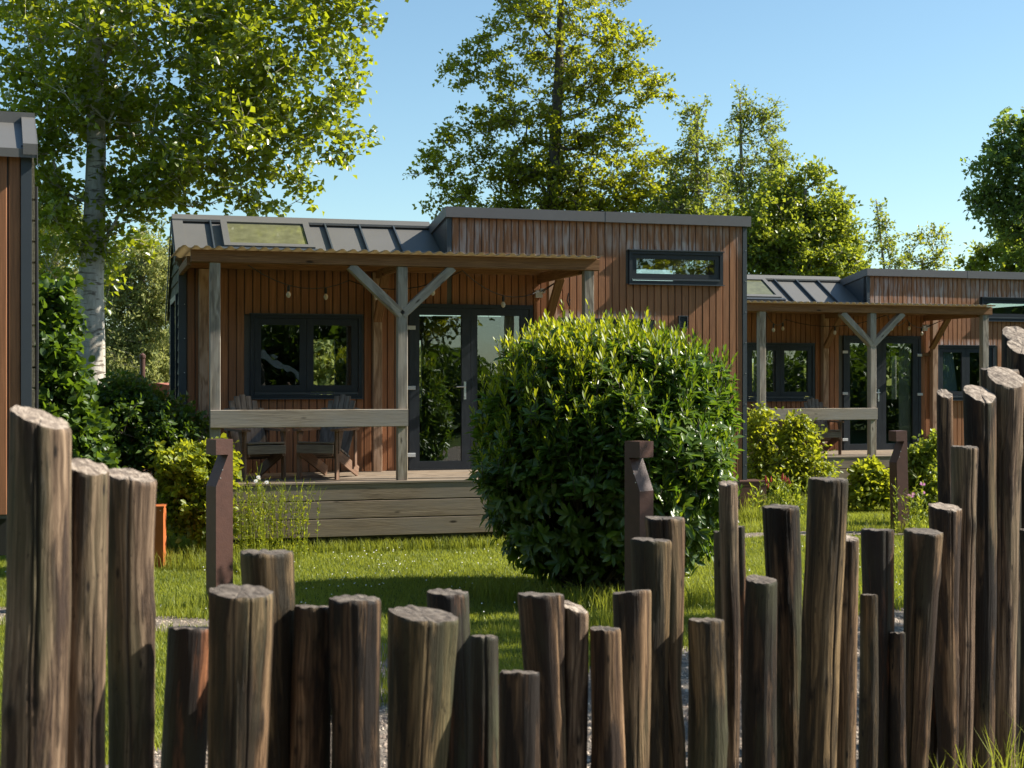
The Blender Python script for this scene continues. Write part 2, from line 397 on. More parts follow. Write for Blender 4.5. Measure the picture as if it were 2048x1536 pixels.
    up = MB().prism([(-.0, 4.09), (2.5, 3.70), (2.5, 3.64), (0, 4.03)], US+.05, UR-.001, (1, 2, 0)).build('roof', M['metal'], t)
    MB().box((US-.03, -.09, 4.05), (3.10, -.015, 4.185)).build('fascia', M['fascia'], up)
    MB().box((3.102, -.092, 4.048), (UR+.04, -.015, 4.187)).build('fascia', M['fascia'], up)
    MB().prism([(-.015, 4.05), (-.015, 4.185), (2.55, 3.78), (2.55, 3.65)], US-.028, US-.002, (1, 2, 0)).build('verge_trim', M['fascia'], up)
    MB().prism([(-.015, 4.05), (-.015, 4.185), (2.55, 3.78), (2.55, 3.65)], UR+.002, UR+.03, (1, 2, 0)).build('verge_trim', M['fascia'], up)
    MB().box((3.5, .6, 4.1), (4.7, 1.6, 4.21)).build('solar_panel', M['trim'], up)
    # windows and door
    window(t, -1.56, -.158, 1.72, 2.77, 2); window(t, 3.451, 4.811, 3.24, 3.686, 1)
    w3 = window(t, 2.46, 3.74, 1.72, 2.757, 2)
    cu = MB()
    for i in range(14):
        cu.tube([(2.57+i*.035, .13, 1.74), (2.57+i*.022+(.02 if i % 2 else 0), .12, 2.72)], .02, 6)
    cu.build('curtain', M['blue_curtain'], w3)
    dm = MB(); frame_rect(dm, .452, 2.107, .76, 2.93, .05, -.05, .06)
    d = dm.build('double_door', M['frame'], t)
    MB().box((.46, -.09, .755), (2.10, -.03, .78)).build('threshold', M['steel'], d)
    for (a, b) in ((.503, 1.266), (1.270, 2.056)):
        lm = MB(); z0, z1 = .785, 2.878; wf = .10
        lm.box((a, -.04, z0), (a+wf-.015, .03, z1)); lm.box((b-wf-.02, -.04, z0), (b, .03, z1))
        lm.box((a+wf-.015, -.0395, z0), (b-wf-.02, .0295, z0+.12)); lm.box((a+wf-.015, -.0395, z1-.09), (b-wf-.02, .0295, z1))
        lf = lm.build('door_leaf', M['frame'], d)
        MB().box((a+wf-.015, -.012, z0+.12), (b-wf-.02, -.006, z1-.09)).build('pane', M['glass'], d)
    hd = MB().beam((1.185, -.05, 1.70), (1.185, -.05, 1.93), .032, .012, (0, 1, 0)); hd.tube([(1.185, -.05, 1.865), (1.185, -.1, 1.865), (1.06, -.105, 1.862)], .009, 8)
    hd.tube([(1.185, -.05, 1.735), (1.185, -.068, 1.735)], .011, 8); hd.build('handle', M['steel'], d)
    for (uu, zz) in ((.475, 2.62), (.475, 1.85), (.475, .99), (2.075, 2.57), (2.075, 1.83), (2.075, .97)):
        MB().beam((uu-.055, -.058, zz), (uu+.055, -.058, zz), .05, .018, (0, 1, 0), .008).build('hinge', M['whiteplate'], d)
    cu = MB()
    for i in range(9): cu.tube([(1.73+i*.032, .09+.012*(i % 2), .80), (1.73+i*.032, .09+.012*((i+1) % 2), 2.85)], .019, 6)
    cu.build('curtain', M['curtain'], d)
    for zz in (2.58, 1.0):
        MB().beam((2.12, -.06, zz), (2.33, -.06, zz), .07, .055, (0, 1, 0)).build('door_stop', M['warm_timber'], t)
    # vent
    vm = MB(); frame_rect(vm, 4.165, 4.295, 2.65, 2.82, .012, -.055, -.02)
    for i in range(7): vm.beam((4.175, -.038, 2.665+i*.022), (4.287, -.038, 2.665+i*.022), .018, .004, (0, -.6, .8), .001)
    vm.box((4.17, -.024, 2.655), (4.29, -.021, 2.815)); vm.build('vent_grille', M['trim'], t)
    # porch
    ox = -1.75
    for u, mt in ((-2.126, 'grey_timber'), (.003, 'grey_timber'), (2.28, 'grey_timber')):
        MB().beam((u, ox, .795), (u, ox, 3.26), .118, .118, (0, 1, 0), .006).build('porch_post', M[mt], t)
    for u in (-2.135, .023, 2.345):
        MB().beam((u, -.105, .795), (u, -.105, 3.31), .115, .11, (0, 1, 0), .006).build('porch_post', M['post_timber'], t)
    MB().beam((-2.39, ox-.02, 3.331), (2.40, ox-.02, 3.331), .12, .138, (0, 0, 1), .006).build('beam', M['warm_timber'], t)
    MB().beam((-2.39, -.11, 3.37), (2.40, -.11, 3.37), .06, .10, (0, 0, 1), .006).build('beam', M['warm_timber'], t)
    for u in (-2.40, .023, 2.20):
        MB().beam((u, ox+.045, 3.285), (u, -.02, 3.285), .055, .13 if u > 1 else .10, (0, 0, 1), .005).build('rafter', M['warm_timber'], t)
    MB().beam((-2.30, -1.0, 3.375), (2.36, -1.0, 3.375), .055, .07, (0, 0, 1), .005).build('purlin', M['warm_timber'], t)
    for (u0, z0, u1, z1) in ((-.60, 3.30, .0, 2.70), (.60, 3.30, .0, 2.70)):
        MB().beam((u0, ox, z0-.04), (u1, ox, z1), .10, .13, (0, 1, 0), .005).build('brace', M['grey_timber'], t)
    for u in (2.28, .023):
        MB().beam((u, -.14, 2.70), (u, -.68, 3.25), .055, .11, (1, 0, 0), .004).build('brace', M['warm_timber'], t)
    MB().beam((-2.18, ox-.082, 1.515), (.058, ox-.082, 1.515), .042, .2, (0, 0, 1), .005).build('railing', M['grey_timber'], t)
    dk = MB(); v = -1.86
    while v < -.07:
        dk.beam((-2.33, v+.068, .777), (2.48, v+.068, .777), .136, .026, (0, 0, 1), .003); v += .1425
    do = dk.build('deck', M['deck_timber'], t)
    for (z0, z1, r) in ((.581, .763, -1.93), (.375, .570, -1.925), (.168, .365, -1.915)):
        MB().beam((-2.2, -1.83, (z0+z1)/2), (2.45, -1.83, (z0+z1)/2), .04, z1-z0, (0, 0, 1), .004).build('deck_board', M['deck_timber'], t)
    for (z0, z1) in ((.581, .763), (.375, .570), (.168, .365)):
        for uu in (-2.18, 2.43): MB().beam((uu, -1.808, (z0+z1)/2), (uu, -.05, (z0+z1)/2), .04, z1-z0).build('deck_board', M['deck_timber'], t)
    MB().box((-2.15, -1.79, .15), (2.4, -1.77, .755)).build('deck_dark_backing', M['black'], t)  # black board added behind the fascia so its gaps read as shade
    # corrugated sheet roof
    U = np.arange(-2.53, 2.42, .0155); k = len(U)
    ph = (U*2*np.pi/.125); prof = np.clip(np.sin(ph)*1.5, -1, 1)*.013
    vv = np.array([-1.95, -1.4, -.8, -.2, -.03]); Z = 3.418+.02*(vv+1.95)
    V = np.array([(u, v_, z_+p) for v_, z_ in zip(vv, Z) for u, p in zip(U, prof)])
    V2 = V.copy(); V2[:, 2] += .003
    n = len(V); q = np.array([(a*k+i, a*k+i+1, (a+1)*k+i+1, (a+1)*k+i) for a in range(4) for i in range(k-1)])
    rim = np.array([(i, i+1, n+i+1, n+i) for i in range(k-1)])
    np_mesh('porch_roof', np.vstack([V, V2]), np.vstack([q[:, ::-1], q+n, rim]), M['sheet'], t)
    # underframe
    uf = MB()
    for u in (-2.2, -.9, .5, 2.0, 3.6, 4.9): uf.box((u, .15, .0), (u+.25, .4, .6)); uf.box((u, 2.0, .0), (u+.25, 2.25, .6))
    uf.box((-2.3, .2, .45), (5.1, .3, .58)); uf.build('underframe', M['black'], t)
    ob = MB().box((2.14, -.075, 3.03), (2.23, -.024, 3.13)).box((2.20, -.09, 3.09), (2.27, -.026, 3.15)); ob.build('socket_box', M['outlet'], t)
    MB().tube([(2.20, -.095, 3.11), (2.28, -.4, 3.2), (2.33, -.8, 3.27)], .006, 5).tube([(2.23, -.095, 3.11), (2.31, -.4, 3.21), (2.36, -.8, 3.28)], .006, 5).tube([(2.6, -.04, 3.1), (2.58, -.04, 3.0), (2.6, -.035, 2.93), (2.62, -.04, 3.02)], .009, 5).build('cable', M['black'], t)
    return t

cab = make_cabin('cabin', 'timber clad cabin with metal skylight roof and porch behind the round bush', 'timber cabins')
O1 = (-1.7624, 18.4823); cab.location = (O1[0], O1[1], 0); cab.rotation_euler = (0, 0, R(16))
cab2 = dup_tree(cab); O2 = (6.25-1.75*math.sin(R(17.5)), 25.2+1.75*math.cos(R(17.5)))
cab2.location = (O2[0], O2[1], -.15); cab2.rotation_euler = (0, 0, R(17.5))
cab2['label'] = 'smaller looking timber cabin farther away, right of the skylight cabin with the round bush'

def w1(u, v, z): 
    c, s = math.cos(R(16)), math.sin(R(16)); return (O1[0]+u*c-v*s, O1[1]+u*s+v*c, z)
def w2(u, v, z):
    c, s = math.cos(R(17.5)), math.sin(R(17.5)); return (O2[0]+u*c-v*s, O2[1]+u*s+v*c, z-.15)

# ---- chairs
def make_chair(label):
    t = thing('adirondack_chair', label, 'chair', (0, 0, 0), 0, 'wooden armchairs on the cabin porches')
    # local: faces -y, origin on deck
    for x in (-.29, .29):
        MB().beam((x, -.36, 0), (x, -.36, .56), .035, .09, (0, 1, 0)).build('leg', M['chair_timber'], t)
        MB().beam((x*.86, -.42, .34), (x*.86, .36, .05), .028, .13, (0, 0, 1)).build('side_rail', M['chair_timber'], t)
        MB().beam((x, .20, .12), (x, .20, .56), .03, .06, (0, 1, 0)).build('rear_support', M['chair_timber'], t)
        s = 1 if x > 0 else -1
        MB().prism([(x-.02, -.45), (x-.07*1, -.42), (x-.06, .1), (x-.03, .28), (x+.03, .28), (x+.06, .1), (x+.07, -.42), (x+.02, -.45)], .562, .588, (0, 1, 2)).build('armrest', M['chair_timber'], t)
        MB().prism([(-.36, .56), (-.22, .56), (-.30, .38), (-.36, .3)], x-.012+s*.02, x+.012+s*.02, (1, 2, 0)).build('arm_bracket', M['chair_timber'], t)
    st = MB()
    for i in range(6):
        y = -.40+i*.088; st.beam((-.27, y, .42-i*.033), (.27, y, .42-i*.033), .078, .022, (0, .35, 1))
    st.beam((-.28, -.445, .355), (.28, -.445, .355), .022, .10); st.build('seat', M['slat_timber'], t)
    bk = MB()
    for i in range(7):
        q = i-3; x0 = q*.062; x1 = q*.088; top = .98-.018*q*q
        zz0, zz1 = .22, top
        y0, y1 = .07, .07+(zz1-zz0)*.42
        bk.beam((x0, y0, zz0), (x1, y1, zz1), .080, .02-.001*abs(q), (0, -1, .42), .003)
    bk.beam((-.26, .235, .53), (.26, .235, .53), .03, .06); bk.build('backrest', M['slat_timber'], t)
    t.scale = (.82, 1, 1); return t
ch = make_chair('weathered wooden armchair at the left end of the skylight cabin porch')
ch.location = w1(-1.62, -.98, .792); ch.rotation_euler = (0, 0, R(30))
c2 = dup_tree(ch); c2['label'] = 'weathered wooden armchair nearer the door on the skylight cabin porch'
c2.location = w1(-.72, -1.05, .792); c2.rotation_euler = (0, 0, R(-16))
c3 = dup_tree(ch); c3['label'] = 'wooden armchair at the left end of the farther cabin porch'
c3.location = w2(-1.45, -1.02, .792); c3.rotation_euler = (0, 0, R(17.5+24))
c4 = dup_tree(ch); c4['label'] = 'wooden armchair beside the door on the farther cabin porch'
c4.location = w2(-.60, -1.02, .792); c4.rotation_euler = (0, 0, R(17.5-10))

# ---- string lights
def string_lights(wf, pts, bulbs, label):
    t = thing('string_lights', label, 'string lights', wf(0, 0, 0), 0, 'bulb strings under the porch roofs')
    base = Vector(wf(0, 0, 0)); P = []
    for a, b in zip(pts[:-1], pts[1:]):
        A = Vector(wf(*a))-base; B = Vector(wf(*b))-base; sag = .1*(B-A).length**.8
        for i in range(9):
            s = i/8; p = A.lerp(B, s); p.z -= 4*sag*s*(1-s); P.append(p)
    MB().tube(P, .006, 5).build('cable', M['black'], t)
    for i in bulbs:
        p = P[i]
        so = MB().lathe((p.x, p.y, p.z-.075), [(.012, 0), (.017, .02), (.017, .06), (.008, .075)], 8).build('bulb_socket', M['black'], t)
        MB().lathe((p.x, p.y, p.z-.15), [(.004, 0), (.02, .01), (.03, .035), (.026, .055), (.014, .075)], 10).build('bulb', M['bulb'], t, True)
string_lights(w1, [(-1.75, -1.68, 3.25), (-.35, -.2, 3.2), (.75, -1.66, 3.24), (2.18, -.12, 3.12)], [3, 6, 11, 15, 22], 'black cable with clear bulbs strung under the nearer porch roof')
string_lights(w2, [(-2.0, -1.68, 3.25), (-.9, -.3, 3.2), (.35, -1.66, 3.24), (1.5, -.5, 3.22), (2.18, -.12, 3.12)], [3, 7, 13, 20, 28, 33], 'black cable with clear bulbs strung under the farther porch roof')

# ================================================================ left-edge cabin
def make_left_cabin():
    th = 19.3; Yc = 10.0; X = (64-1024)/F*Yc
    t = thing('cabin', 'timber cabin at the left edge with wide brown boards and grey metal roof', 'cabin', (X, Yc, 0), R(th), 'timber cabins')
    clad_wall(-3.0, -.075, 1.03, lambda u: 3.55, [], .098, 0, 'cladding', t, M['clad'])
    MB().box((-3.0, .001, 1.0), (0, .08, 3.54)).prism([(.09, 1.0), (2.4, 1.0), (2.4, 2.9), (1, 3.83), (.09, 3.42)], -.06, -.002, (1, 2, 0)).build('wall', M['room'], t)
    MB().box((-.072, -.034, 1.03), (-.003, 0, 3.56)).build('corner_trim', M['trim'], t)
    sd_ = MB()
    z = 1.03
    while z < 3.9:
        a = max(0, (z+.2-3.45)/.58)+.03; b = min(2.4, 1+(4.03-z-.2)/.753)-.03
        if b-a < .05: break
        sd_.box((0, a, z), (.02, b, z+.13)); z += .145
    sd_.build('siding', M['siding'], t)
    sl = .58
    rf = MB().prism([(-.09, 3.53), (1.0, 3.90), (1.0, 3.84), (-.09, 3.47)], -3.0, .03, (1, 2, 0)).prism([(1, 3.90), (2.5, 2.85), (2.5, 2.79), (1, 3.84)], -3, .03, (1, 2, 0)).build('roof', M['metal'], t)
    MB().prism([(.9, 3.86), (.9, 3.95), (1.05, 3.95), (1.05, 3.82)], -3.0, .035, (1, 2, 0)).build('ridge_cap', M['metal'], rf)
    MB().prism([(-.095, 3.49), (.9, 3.86), (.9, 3.915), (-.095, 3.565)], -.06, .03, (1, 2, 0)).build('verge_trim', M['metal'], rf)
    MB().prism([(-.095, 3.42), (1.0, 3.80), (1.0, 3.95), (-.095, 3.565)], 0.031, .036, (1, 2, 0)).build('verge_trim', M['metal'], rf)
    MB().prism([(-.085, 3.50), (.9, 3.84), (.9, 3.90), (-.085, 3.56)], -.55, -.53, (1, 2, 0)).build('standing_seam', M['metal'], rf)
    MB().box((-3, 1.3, .6), (-.1, 1.4, 1.0)).box((-2.9, 1.2, 0), (-2.6, 1.5, .6)).box((-.7, 1.2, 0), (-.4, 1.5, .6)).build('underframe', M['black'], t)
    MB().tube([(.03, .12, 3.3), (.035, .12, 2.2), (.03, .14, 1.2)], .012, 6).build('cable', M['black'], t)
make_left_cabin()

# ================================================================ numpy noise
def vnoise(x, seed, per=None):
    """smooth 1-D value noise"""
    r = np.random.default_rng(seed).uniform(-1, 1, 512)
    i = np.floor(x).astype(int); f = x-i; f = f*f*(3-2*f)
    if per: a, b = i % per, (i+1) % per
    else: a, b = i % 512, (i+1) % 512
    return r[a]*(1-f)+r[b]*f
def noise2(x, y, seed, px=0):
    """2-D value noise; px = period in x (int) or 0"""
    r = np.random.default_rng(seed).uniform(-1, 1, (256, 256))
    i = np.floor(x).astype(int); j = np.floor(y).astype(int); f = x-i; g_ = y-j
    f = f*f*(3-2*f); g_ = g_*g_*(3-2*g_)
    i0, i1 = (i % px, (i+1) % px) if px else (i % 256, (i+1) % 256)
    j0, j1 = j % 256, (j+1) % 256
    return (r[i0, j0]*(1-f)+r[i1, j0]*f)*(1-g_)+(r[i0, j1]*(1-f)+r[i1, j1]*f)*g_

# ================================================================ fence posts
def log_mat(name, pale, mid, dark, bark, barkamt, spec=.3):
    m, nt_, out = new_mat(name); g = N(nt_)
    gc = g('Attribute', {'attribute_name': 'gc'}).outputs['Vector']      # (arc, z, seed)
    ck = g('Attribute', {'attribute_name': 'ck'}).outputs['Fac']
    wn = g('TexNoise', Vector=vscale(g, gc, (9, 2.2, 3)), Scale=1.0, Detail=3.0).outputs['Color']
    wv = g('VectorMath', {'operation': 'MULTIPLY_ADD'}, i0=wn, i1=(.05, .0, .0), i2=gc).outputs[0]
    fine = g('TexNoise', Vector=vscale(g, wv, (170, 3.2, 3)), Scale=1.0, Detail=5.0, Roughness=.62).outputs['Fac']
    medn = g('TexNoise', Vector=vscale(g, wv, (38, 1.3, 3)), Scale=1.0, Detail=5.0, Roughness=.6).outputs['Fac']
    c = ramp(g, mth(g, 'ADD', mth(g, 'MULTIPLY', fine, .5), mth(g, 'MULTIPLY', medn, .5)), [(.38, dark), (.49, mid), (.61, pale)])
    big = g('TexNoise', Vector=vscale(g, gc, (13, 1.6, 5)), Scale=1.0, Detail=6.0, Roughness=.6).outputs['Fac']
    lo = .585-barkamt*.3
    bk = mix(g, medn, [x*.45 for x in bark], [x*1.5 for x in bark])
    bf = ramp(g, mth(g, 'ADD', mth(g, 'MULTIPLY', big, .8), mth(g, 'MULTIPLY', fine, .25)), [(lo, 0), (lo+.05, 1)])
    c = mix(g, bf, c, bk)
    al = g('TexNoise', Vector=vscale(g, gc, (6, 1.0, 9)), Scale=1.0, Detail=4.0).outputs['Fac']
    c = mix(g, mth(g, 'MULTIPLY', ramp(g, al, [(.5, 0), (.68, 1)]), .55), c, (.085, .09, .045))
    c = mix(g, ck, c, (.018, .013, .01))
    sp = g('TexVoronoi', Vector=vscale(g, gc, (20, 5.5, 4)), Scale=1.0).outputs['Distance']
    c = mix(g, ramp(g, sp, [(.05, 1), (.12, 0)]), c, [x*.3 for x in dark])
    p = g('BsdfPrincipled', Base_Color=c, Roughness=.62); p.inputs['Specular IOR Level'].default_value = spec
    pit = g('TexNoise', Vector=vscale(g, gc, (70, 22, 7)), Scale=1.0, Detail=4.0, Roughness=.7).outputs['Fac']
    c = mix(g, ramp(g, pit, [(.62, 0), (.70, .8)]), c, [x*.5 for x in dark])
    nt_.links.new(c, p.inputs['Base Color'])
    hgt = mth(g, 'SUBTRACT', mth(g, 'ADD', fine, mth(g, 'MULTIPLY', medn, 1.3)), mth(g, 'MULTIPLY', bf, -.6))
    nt_.links.new(g('Bump', Strength=.9, Distance=.006, Height=hgt).outputs[0], p.inputs['Normal'])
    nt_.links.new(p.outputs[0], out.inputs[0]); return m
def endgrain_mat(name, k):
    m, nt_, out = new_mat(name); g = N(nt_)
    gc = g('Attribute', {'attribute_name': 'gc'}).outputs['Vector']      # (x,y,seed) metres
    ln = g('VectorMath', {'operation': 'LENGTH'}, i0=g('VectorMath', {'operation': 'MULTIPLY'}, i0=gc, i1=(1, 1, 0)).outputs[0]).outputs['Value']
    nz = g('TexNoise', Vector=vscale(g, gc, (45, 45, 9)), Scale=1.0, Detail=6.0, Roughness=.7).outputs['Fac']
    saw = g('TexNoise', Vector=vscale(g, g('VectorRotate', Vector=gc, Angle=.9).outputs[0], (14, 190, 5)), Scale=1.0, Detail=3.0).outputs['Fac']
    rings = mth(g, 'SINE', mth(g, 'ADD', mth(g, 'MULTIPLY', ln, 900.0), mth(g, 'MULTIPLY', nz, 5.0)))
    v = mth(g, 'ADD', mth(g, 'ADD', mth(g, 'MULTIPLY', nz, .55), mth(g, 'MULTIPLY', saw, .4)), mth(g, 'MULTIPLY', rings, .035))
    c = ramp(g, v, [(.36, (.05*k, .036*k, .028*k)), (.47, (.22*k, .17*k, .13*k)), (.60, (.50*k, .42*k, .34*k))])
    p = g('BsdfPrincipled', Base_Color=c, Roughness=.85)
    nt_.links.new(g('Bump', Strength=.5, Distance=.003, Height=v).outputs[0], p.inputs['Normal'])
    nt_.links.new(p.outputs[0], out.inputs[0]); return m
LM = {
 'tan': log_mat('tan_weathered_log', (.32, .20, .11), (.10, .057, .03), (.024, .013, .008), (.03, .018, .012), .2),
 'grey': log_mat('grey_weathered_log', (.35, .245, .16), (.125, .080, .05), (.036, .022, .014), (.045, .028, .02), .12),
 'red': log_mat('red_brown_log', (.32, .13, .055), (.12, .045, .02), (.03, .013, .007), (.014, .008, .006), .45, .45),
 'dark': log_mat('dark_brown_log', (.19, .115, .06), (.062, .036, .02), (.015, .009, .006), (.013, .009, .007), .3),
 'olive': log_mat('olive_brown_log', (.27, .18, .088), (.08, .052, .025), (.022, .015, .008), (.03, .023, .014), .22),
}
EG = endgrain_mat('sawn_end_grain', 1.0); EGD = endgrain_mat('weathered_dark_end_grain', .42)
def log_post(idx, d, tl, tr, bl, br, yl, yr, kind, label, ty=.15, cracks=2, knots=2, waist=0):
    knots += 1; r_ = np.random.default_rng(100+idx)
    k = d/F
    zt = H-((yl+yr)/2-760)*k
    xt = ((tl+tr)/2-1024)*k; xb = ((bl+br)/2-1024)*k
    Rt = (tr-tl)/2*k; Rb = (br-bl)/2*k
    zb = H-(1536-760)*k                    # height at which the lower measurement was taken
    slope = -((yr-yl)*k)/(2*Rt)             # tilt of the sawn top across x
    na = 150; zs = np.concatenate([np.linspace(-.15, zt-.06, 78), zt-.06+.06*np.linspace(0, 1, 12)[1:]**.8])
    nz = len(zs); th = np.arange(na)/na*2*np.pi
    T, Z = np.meshgrid(th, zs)
    tt = np.clip((Z-zb)/(zt-zb), -1.2, 1)
    Rr = Rb+(Rt-Rb)*np.clip(tt, -.6, 1); Rr = np.maximum(Rr, .5*Rt)
    sm = lambda s, f: vnoise(Z*f+50, 1000*idx+s)
    shape = 1+.025*np.cos(2*T+sm(1, .5)*1.5+r_.uniform(0, 6))+.016*np.cos(3*T+sm(2, .8)*1.5)+.010*np.cos(5*T+sm(3, 1.0)*2)
    shape += .03*noise2(T/(2*np.pi)*8, Z*3.3+9, idx*7+1, 8)+.020*noise2(T/(2*np.pi)*22, Z*5+3, idx*7+2, 22)+.03*np.clip(noise2(T/(2*np.pi)*6, Z*4.1+33, idx*7+4, 6)-.35, 0, 1)+.010*noise2(T/(2*np.pi)*60, Z*2.2, idx*7+3, 60)
    if waist: shape -= waist*np.exp(-((Z-(zt-.62))/.14)**2)*(.6+.4*np.cos(T-.3))
    else: shape += .05*vnoise(Z*2.1+7, idx*13+5)
    ck = np.zeros_like(T); kn = np.zeros_like(T)
    for c in range(cracks):
        a0 = r_.uniform(3.5, 5.9) if c < 1 else r_.uniform(0, 6.28)      # first one faces the camera side
        path = a0+.14*vnoise(Z*1.5+c*9, idx*17+c)+.03*vnoise(Z*9, idx*19+c)
        wd = r_.uniform(.0003, .0022)/Rt*(1+.5*vnoise(Z*3, idx*23+c))
        z0 = zt+.1 if r_.random() < .8 else zt-.3; z1 = z0-r_.uniform(.6, 2.2)
        env = np.clip((Z-z1)/.25, 0, 1)*np.clip((z0-Z)/.08, 0, 1)
        dd = np.abs((T-path+np.pi) % (2*np.pi)-np.pi); gk = np.exp(-(dd/(wd*1.5+.012))**2)*env
        ck = np.maximum(ck, gk); dep = r_.uniform(.03, .11); gk = gk*(.55+4*dep); shape -= dep*gk
    for q in range(knots):
        a0 = r_.uniform(3.4, 6.2); z0 = zt-r_.uniform(.15, 1.1)
        dx = ((T-a0+np.pi) % (2*np.pi)-np.pi)*Rt; dz = (Z-z0)*.75; rr = np.sqrt(dx*dx+dz*dz)
        shape += .09*np.exp(-(rr/.03)**2)-.07*np.exp(-(rr/.011)**2)
        ck = np.maximum(ck, .85*np.exp(-((rr-.004)/.008)**2)); 
        kn += np.exp(-((rr-.022)/.007)**2)*.5
    ck = np.clip(ck+kn*.5, 0, 1)
    e = np.clip((Z-(zt-.012))/.012, 0, 1); rag = .6+.5*noise2(T/(2*np.pi)*18, Z*0, idx+77, 18)
    rad = Rr*shape*(1-.07*e**2*rag)
    cx = xb+(xt-xb)*tt+.012*vnoise(Z*1.1+3, idx*29)*np.clip((zt-Z)*2, 0, 1); cy = d+.010*vnoise(Z*1.1+3, idx*31)
    X = cx+rad*np.cos(T); Y = cy+rad*np.sin(T)
    wgt = np.clip((Z-(zt-.5))/.5, 0, 1)**1.0
    Zt = Z+wgt*(slope*(X-cx)+(ty-((yl+yr)/2-760)/F)*(Y-cy))
    Zt += np.clip((Z-(zt-.01))/.01, 0, 1)*.0035*noise2(T/(2*np.pi)*24, Z*0, idx+5, 24)
    V = np.stack([X, Y, Zt], -1).reshape(-1, 3)
    gcs = np.stack([T*Rt, Z, np.full_like(T, idx*1.37)], -1).reshape(-1, 3)
    a = np.arange(na); f = []
    for i in range(nz-1): f.append(np.stack([i*na+a, i*na+(a+1) % na, (i+1)*na+(a+1) % na, (i+1)*na+a], -1))
    faces = [tuple(q) for q in np.vstack(f).tolist()]; mi = [0]*len(faces)
    # sawn top: concentric rings
    base = (nz-1)*na; prev = base; vs = [V]; gs = [gcs]; cks = [ck.reshape(-1)]; cnt = len(V)
    top = V[base:base+na]; c0 = top.mean(0); px = c0[0]+r_.uniform(-.2, .2)*Rt; py = c0[1]+r_.uniform(-.2, .2)*Rt
    ckt = ck[-1]
    # duplicate rim so that the end grain has its own coordinates
    for ri, s in enumerate((1.0, .93, .8, .62, .42, .2, .06)):
        P = top.copy(); P[:, 0] = px+(top[:, 0]-px)*s; P[:, 1] = py+(top[:, 1]-py)*s; P[:, 2] = c0[2]+(top[:, 2]-c0[2])*s
        nn = noise2(P[:, 0]*60+90, P[:, 1]*60+90, idx+300)*.0012
        P[:, 2] += (1-s**6)*.0015+nn*(s < 1)-ckt*.006*(s > .3)*(s < 1)
        vs.append(P); gs.append(np.stack([P[:, 0]-px, P[:, 1]-py, np.full(na, idx*2.1)], -1)); cks.append(ckt*(s > .25)*1.0)
        st = cnt; cnt += na
        if ri: faces += [(st-na+i, st-na+(i+1) % na, st+(i+1) % na, st+i) for i in range(na)]; mi += [1]*na
    faces.append(tuple(range(cnt-na, cnt))); mi.append(1)
    o = np_mesh('fence_post', np.vstack(vs), faces, [LM[kind], EG if (ty >= .25 and idx not in (22,)) or idx < 3 else EGD], None,
                {'gc': ('FLOAT_VECTOR', np.vstack(gs)), 'ck': ('FLOAT', np.concatenate(cks))}, True, mi)
    me = o.data; me.transform(__import__('mathutils').Matrix.Translation((-xb, -d, 0))); o.location = (xb, d, 0)
    tag(o, label, 'fence post', 'upright log fence posts')
